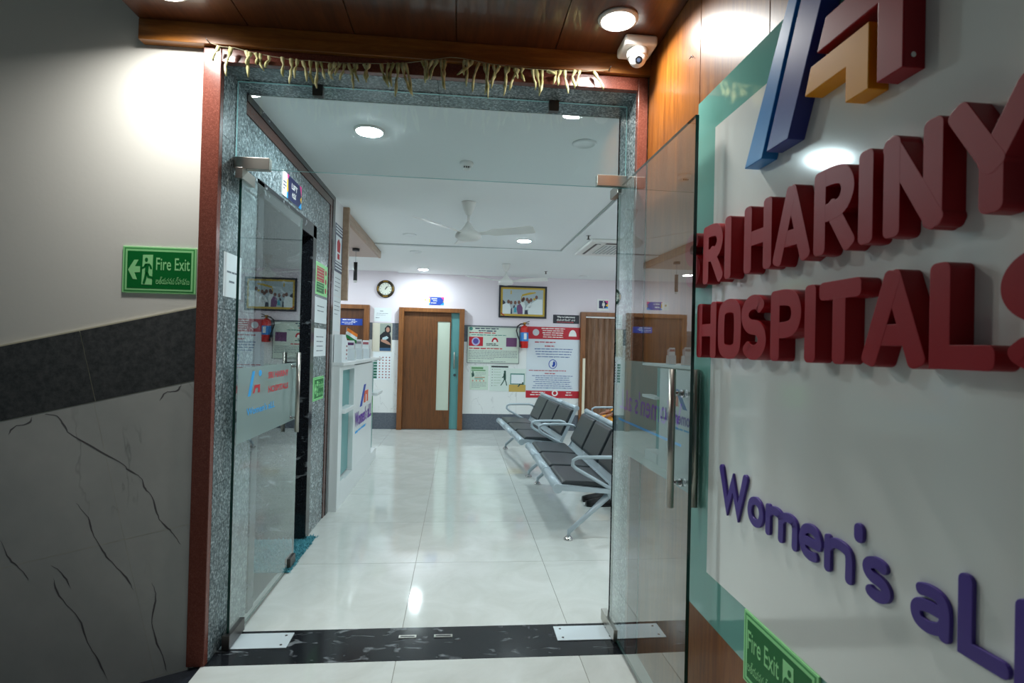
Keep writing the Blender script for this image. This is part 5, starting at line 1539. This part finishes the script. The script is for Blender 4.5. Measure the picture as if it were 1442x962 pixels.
# ------------------------------------------------------------------ bench seating: local x runs front to back, y along the bench
def make_bench(name, label, group):
    n_seat, sw = 3, 0.575
    L = n_seat * sw
    t = thing(name, label, 'bench', (0, 0, 0), group)
    for k in range(n_seat):
        y0, y1 = k * sw + 0.006, (k + 1) * sw - 0.006
        prof = [(0.03, 0.410), (0.10, 0.408), (0.30, 0.388), (0.42, 0.380), (0.462, 0.392), (0.482, 0.43), (0.56, 0.60), (0.628, 0.745)]
        bm = new()
        up, dn = [], []
        for i, (u, z) in enumerate(prof):
            a = Vector(prof[max(i - 1, 0)]); b = Vector(prof[min(i + 1, len(prof) - 1)])
            tn = (b - a).normalized(); nn = Vector((-tn.y, tn.x))
            up.append((u, z)); dn.append((u - nn.x * 0.012, z - nn.y * 0.012))
        prism(bm, up + dn[::-1], y0, y1, lambda u, v, d: Vector((u, d, v)))
        sh = obj('seat_shell', bm, M_POWDER, t)
        for c, r in (((0.03, 0.384), 0.030), ((0.634, 0.748), 0.024)):
            bm = new(); tube(bm, [(c[0], y0, c[1]), (c[0], y1, c[1])], r, 16)
            obj('edge_roll', bm, M_POWDER, sh)
        bm = new(); prism(bm, [(0.062, 0.409), (0.41, 0.384), (0.418, 0.400), (0.405, 0.420), (0.25, 0.432), (0.085, 0.437), (0.066, 0.425)], y0 + 0.022, y1 - 0.022, lambda u, v, d: Vector((u, d, v)))
        obj('seat_pad', bm, M_LEATHER, t, 0.012, 3)
        bm = new(); prism(bm, [(0.487, 0.44), (0.613, 0.715), (0.598, 0.732), (0.575, 0.722), (0.462, 0.475), (0.466, 0.448)], y0 + 0.022, y1 - 0.022, lambda u, v, d: Vector((u, d, v)))
        obj('back_pad', bm, M_LEATHER, t, 0.010, 3)
    for k in range(1, n_seat):
        bm = new()
        for c, r in (((0.03, 0.384), 0.0335), ((0.634, 0.748), 0.027)):
            tube(bm, [(c[0], k * sw - 0.012, c[1]), (c[0], k * sw + 0.012, c[1])], r, 16)
        tube(bm, [(0.03, k * sw, 0.362), (0.42, k * sw, 0.352), (0.475, k * sw, 0.39), (0.63, k * sw, 0.735)], 0.011, 8)
        obj('joint_rib', bm, M_POWDER, t)
    for y in (0.012, L - 0.012):
        pts = [(0.47, 0.355), (0.30, 0.45), (0.165, 0.525), (0.137, 0.553), (0.140, 0.588), (0.175, 0.607), (0.30, 0.610), (0.45, 0.610), (0.495, 0.598), (0.525, 0.565)]
        bm = new(); tube(bm, [(u, y, z) for u, z in pts], 0.0135, 12)
        obj('arm', bm, M_POWDER, t)
        bm = new()
        for c, r in (((0.03, 0.384), 0.034), ((0.634, 0.748), 0.027)):
            tube(bm, [(c[0], y - 0.014, c[1]), (c[0], y + 0.014, c[1])], r, 18)
        prism(bm, [(0.03, 0.372), (0.44, 0.345), (0.48, 0.372), (0.642, 0.735), (0.618, 0.752), (0.455, 0.398), (0.42, 0.378), (0.03, 0.398)], y - 0.010, y + 0.010, lambda u, v, d: Vector((u, d, v)))
        obj('end_frame', bm, M_POWDER, t)
    for y in (0.05, L - 0.05):
        bm = new()
        tube(bm, [(0.125, y, 0.02), (0.130, y, 0.060), (0.27, y, 0.185), (0.43, y, 0.335)], 0.019, 12, False, [0.013, 0.017, 0.019, 0.026])
        tube(bm, [(0.63, y, 0.02), (0.62, y, 0.055), (0.53, y, 0.20), (0.43, y, 0.335)], 0.019, 12, False, [0.013, 0.017, 0.019, 0.026])
        lg = obj('leg', bm, M_POWDER, t)
        for u in (0.125, 0.63):
            bm = new(); lathe(bm, [(0.034, 0.0), (0.034, 0.010), (0.024, 0.020), (0.012, 0.034)], (u, y, 0), 18)
            obj('foot', bm, M_CHROME, lg)
    bm = new(); tube(bm, [(0.43, 0.02, 0.338), (0.43, L - 0.02, 0.338)], 0.026, 14)
    obj('beam', bm, M_POWDER, t)
    return t


b1 = make_bench('waiting_bench', 'three-seat bench nearest the entrance with grey padded seats', 'waiting benches')
b2 = copy_tree(b1)
b3 = copy_tree(b1)
b1.location = (0.700, 3.945, 0)
b2.location = (0.655, 5.88, 0); b2.rotation_euler = (0, 0, math.radians(4.2)); b2['label'] = 'three-seat bench standing nearest the far wall, with grey padded seats'
b3.location = (1.665, 5.63, 0); b3['label'] = 'three-seat bench of the row behind, where the person in orange sits'
b4 = copy_tree(b1)
b4.location = (1.665, 3.87, 0); b4['label'] = 'three-seat bench of the row behind, where the person in brown trousers sits'


# ------------------------------------------------------------------ seated people (facing -X)
def skinned(name, joints, edges, radii, material, parent, sub=2, root=0):
    me = bpy.data.meshes.new(name)
    me.from_pydata([tuple(j) for j in joints], edges, [])
    o = bpy.data.objects.new(name, me)
    COL.objects.link(o)
    sk = o.modifiers.new('skin', 'SKIN')
    sk.use_smooth_shade = True
    lay = me.skin_vertices[0] if me.skin_vertices else None
    if lay is None:
        bm = bmesh.new(); bm.from_mesh(me); bm.verts.layers.skin.verify(); bm.to_mesh(me); bm.free()
        lay = me.skin_vertices[0]
    for k, r in enumerate(radii):
        lay.data[k].radius = r if isinstance(r, tuple) else (r, r)
        lay.data[k].use_root = (k == root)
    sb = o.modifiers.new('smooth', 'SUBSURF'); sb.levels = sub; sb.render_levels = sub
    bpy.context.view_layer.update()
    m2 = bpy.data.meshes.new_from_object(o.evaluated_get(bpy.context.evaluated_depsgraph_get()))
    bpy.data.objects.remove(o)
    m2.name = name
    m2.materials.clear()
    m2.materials.append(material)
    for p in m2.polygons: p.use_smooth = True
    return link(name, m2, parent)


def seated_person(x, y, label, top, lower, shoe_x, sari):
    """hips at x, y on a 0.44 m seat, feet at shoe_x, looking along -X."""
    t = thing('person', label, 'person', (x, y, 0))
    V_ = lambda a, b, c: Vector((x + a, y + b, c))
    skin = mat('brown_skin', srgb(150, 100, 76), 0.5)
    fx = shoe_x - x
    # body: one continuous figure
    J = [V_(0, 0, 0.55), V_(0.02, 0, 0.70), V_(0.05, 0, 0.88), V_(0.055, 0, 1.00), V_(0.045, 0, 1.09), V_(0.03, 0, 1.17),
         V_(-0.02, 0.09, 0.53), V_(-0.40, 0.10, 0.52), V_(fx + 0.09, 0.075, 0.10),
         V_(-0.02, -0.09, 0.53), V_(-0.40, -0.10, 0.52), V_(fx + 0.09, -0.075, 0.10),
         V_(0.05, 0.17, 1.02), V_(0.04, 0.23, 0.78), V_(-0.16, 0.17, 0.64), V_(-0.20, 0.15, 0.63),
         V_(0.05, -0.17, 1.02), V_(0.04, -0.23, 0.78), V_(-0.16, -0.17, 0.64), V_(-0.20, -0.15, 0.63)]
    E_ = [(0, 1), (1, 2), (2, 3), (3, 4), (4, 5), (0, 6), (6, 7), (7, 8), (0, 9), (9, 10), (10, 11), (3, 12), (12, 13), (13, 14), (14, 15), (3, 16), (16, 17), (17, 18), (18, 19)]
    Rr = [(0.13, 0.16), 0.125, (0.115, 0.14), (0.10, 0.13), 0.055, 0.05, 0.09, 0.065, 0.045, 0.09, 0.065, 0.045, 0.055, 0.042, 0.030, 0.027, 0.055, 0.042, 0.030, 0.027]
    body = skinned('body', J, E_, Rr, top, t)
    # trousers or skirt over hips and legs
    grow = 0.012
    L_ = [J[0], J[6], J[7], J[8], J[9], J[10], J[11], V_(0.0, 0, 0.64)]
    skinned('lower_garment', L_, [(0, 1), (1, 2), (2, 3), (0, 4), (4, 5), (5, 6), (0, 7)], [(0.14, 0.17), 0.10 + grow, 0.075 + grow, 0.052 + grow, 0.10 + grow, 0.075 + grow, 0.052 + grow, (0.125, 0.15)], lower, t)
    # head with face
    bm = new()
    c = V_(-0.005, 0, 1.265)
    bmesh.ops.create_uvsphere(bm, u_segments=24, v_segments=16, radius=1.0)
    for v in bm.verts:
        px_, py_, pz_ = v.co
        jaw = 1.0 - 0.22 * max(0, -pz_)
        nose = 0.018 * math.exp(-((py_ / 0.16) ** 2) - ((pz_ + 0.12) / 0.20) ** 2) if px_ < -0.5 else 0
        eye = -0.008 * math.exp(-(((abs(py_) - 0.38) / 0.16) ** 2) - ((pz_ - 0.10) / 0.12) ** 2) if px_ < -0.4 else 0
        v.co = c + Vector((px_ * 0.098 * jaw - nose - eye, py_ * 0.076 * jaw, pz_ * 0.118))
    for f in bm.faces: f.smooth = True
    hd_ = obj('head', bm, skin, t)
    for s_ in (-1, 1):
        bm = new(); bmesh.ops.create_uvsphere(bm, u_segments=10, v_segments=8, radius=0.0095, matrix=Matrix.Translation(c + Vector((-0.086, s_ * 0.030, 0.012))))
        obj('eye', bm, mat('eye_dark', srgb(40, 30, 28), 0.2), hd_)
        bm = new(); bmesh.ops.create_uvsphere(bm, u_segments=10, v_segments=8, radius=0.02, matrix=Matrix.Translation(c + Vector((0.005, s_ * 0.076, 0.0))))
        obj('ear', bm, skin, hd_)
    bm = new(); tube(bm, [c + Vector((-0.083, -0.022, -0.058)), c + Vector((-0.089, 0, -0.060)), c + Vector((-0.083, 0.022, -0.058))], 0.005, 8)
    obj('mouth', bm, mat('lip_brown', srgb(120, 66, 60), 0.5), hd_)
    bm = new()
    bmesh.ops.create_uvsphere(bm, u_segments=24, v_segments=14, radius=1.0)
    bmesh.ops.delete(bm, geom=[v for v in bm.verts if v.co.x < -0.35 and v.co.z < 0.55 or v.co.z < -0.55], context='VERTS')
    for v in bm.verts:
        v.co = c + Vector((0.008 + v.co.x * 0.105, v.co.y * 0.085, 0.006 + v.co.z * 0.124))
    for f in bm.faces: f.smooth = True
    obj('hair', bm, mat('black_hair', srgb(26, 22, 22), 0.5), hd_)
    if sari:
        bm = new(); bmesh.ops.create_uvsphere(bm, u_segments=14, v_segments=10, radius=0.042, matrix=Matrix.Translation(c + Vector((0.115, 0, -0.03))))
        obj('hair_bun', bm, mat('black_hair', srgb(26, 22, 22), 0.5), hd_)
    bm = new(); tube(bm, [V_(0.047, 0, 1.075), V_(0.04, 0, 1.11), V_(0.03, 0, 1.15), V_(0.015, 0, 1.21)], 0.058, 16, False, [0.074, 0.063, 0.060, 0.060])
    obj('neck', bm, skin, t)
    # hands lying in the lap
    for s_ in (-1, 1):
        w = V_(-0.20, s_ * 0.15, 0.635)
        jj, ee, rr = [w, w + Vector((-0.045, -s_ * 0.015, -0.004)), w + Vector((-0.075, -s_ * 0.025, -0.008))], [(0, 1), (1, 2)], [(0.018, 0.026), (0.016, 0.034), (0.013, 0.034)]
        hand = skinned('hand', jj, ee, rr, skin, t, 1)
        for k, (off, ln) in enumerate(((0.028, 0.062), (0.010, 0.072), (-0.009, 0.068), (-0.027, 0.052))):
            a = jj[2] + Vector((0, off, 0))
            skinned('finger', [a + Vector((0.01, 0, 0)), a + Vector((-ln * 0.5, 0, -0.004)), a + Vector((-ln * 0.85, 0, -0.020)), a + Vector((-ln, 0, -0.036))], [(0, 1), (1, 2), (2, 3)], [0.0085, 0.008, 0.0075, 0.006], skin, hand, 1)
        a = jj[1] + Vector((0.01, -s_ * 0.030, 0.002))
        skinned('thumb', [a, a + Vector((-0.025, -s_ * 0.022, 0.002)), a + Vector((-0.055, -s_ * 0.026, -0.006))], [(0, 1), (1, 2)], [0.011, 0.0095, 0.007], skin, hand, 1)
    return t


M_SARI = mat('orange_cloth', srgb(222, 146, 36), 0.8)
_v = coords(M_SARI, (1, 1, 1), (0, 0.6, 0.4))
base(M_SARI, ramp(M_SARI, noise(M_SARI, _v, 9, 2), [(0.54, srgb(222, 146, 36)), (0.60, srgb(36, 84, 92))]))
M_TROUSER = mat('brown_trouser_cloth', srgb(58, 46, 42), 0.85)
M_SHIRT = mat('pale_shirt_cloth', srgb(170, 180, 190), 0.85)
seated_person(2.06, 6.49, 'seated person in orange cloth with hands in the lap, behind the benches', M_SARI, M_SARI, 1.58, True)
seated_person(1.99, 4.925, 'seated person with dark brown trousers and black shoes, behind the near bench', M_SHIRT, M_TROUSER, 1.36, False)


# shoes under the near bench
def shoe(x, y, rz, label):
    t = thing('shoe', label, 'shoe', (x, y, 0), 'pair of black shoes')
    bm = new()
    secs = [(-0.13, 0.030, 0.030), (-0.09, 0.042, 0.042), (-0.02, 0.044, 0.055), (0.05, 0.036, 0.075), (0.11, 0.034, 0.080), (0.135, 0.022, 0.070)]
    rings = []
    for s, hw, h in secs:
        rings.append([bm.verts.new((x + s, y + hw * math.cos(a), 0.016 + h * max(0, math.sin(a)))) for a in [PI * k / 8 for k in range(9)]])
    for a, b in zip(rings, rings[1:]):
        for k in range(8):
            f = bm.faces.new((a[k], a[k + 1], b[k + 1], b[k])); f.smooth = True
    for r in (rings[0], rings[-1]): bm.faces.new(r)
    bm.faces.new([r[0] for r in rings] + [r[-1] for r in reversed(rings)])
    obj('upper', bm, mat('black_shoe', srgb(26, 22, 22), 0.45), t)
    bm = new()
    prism(bm, [(x + s, y + hw * 1.08) for s, hw, h in secs] + [(x + s, y - hw * 1.08) for s, hw, h in reversed(secs)], 0.001, 0.018, lambda u, v, d: Vector((u, v, d)))
    obj('sole', bm, M_BLACK, t)
    return t


shoe(1.285, 4.85, 0, 'black shoe under the near bench, closer to the entrance')
shoe(1.285, 5.00, 0, 'black shoe under the near bench, farther from the entrance')
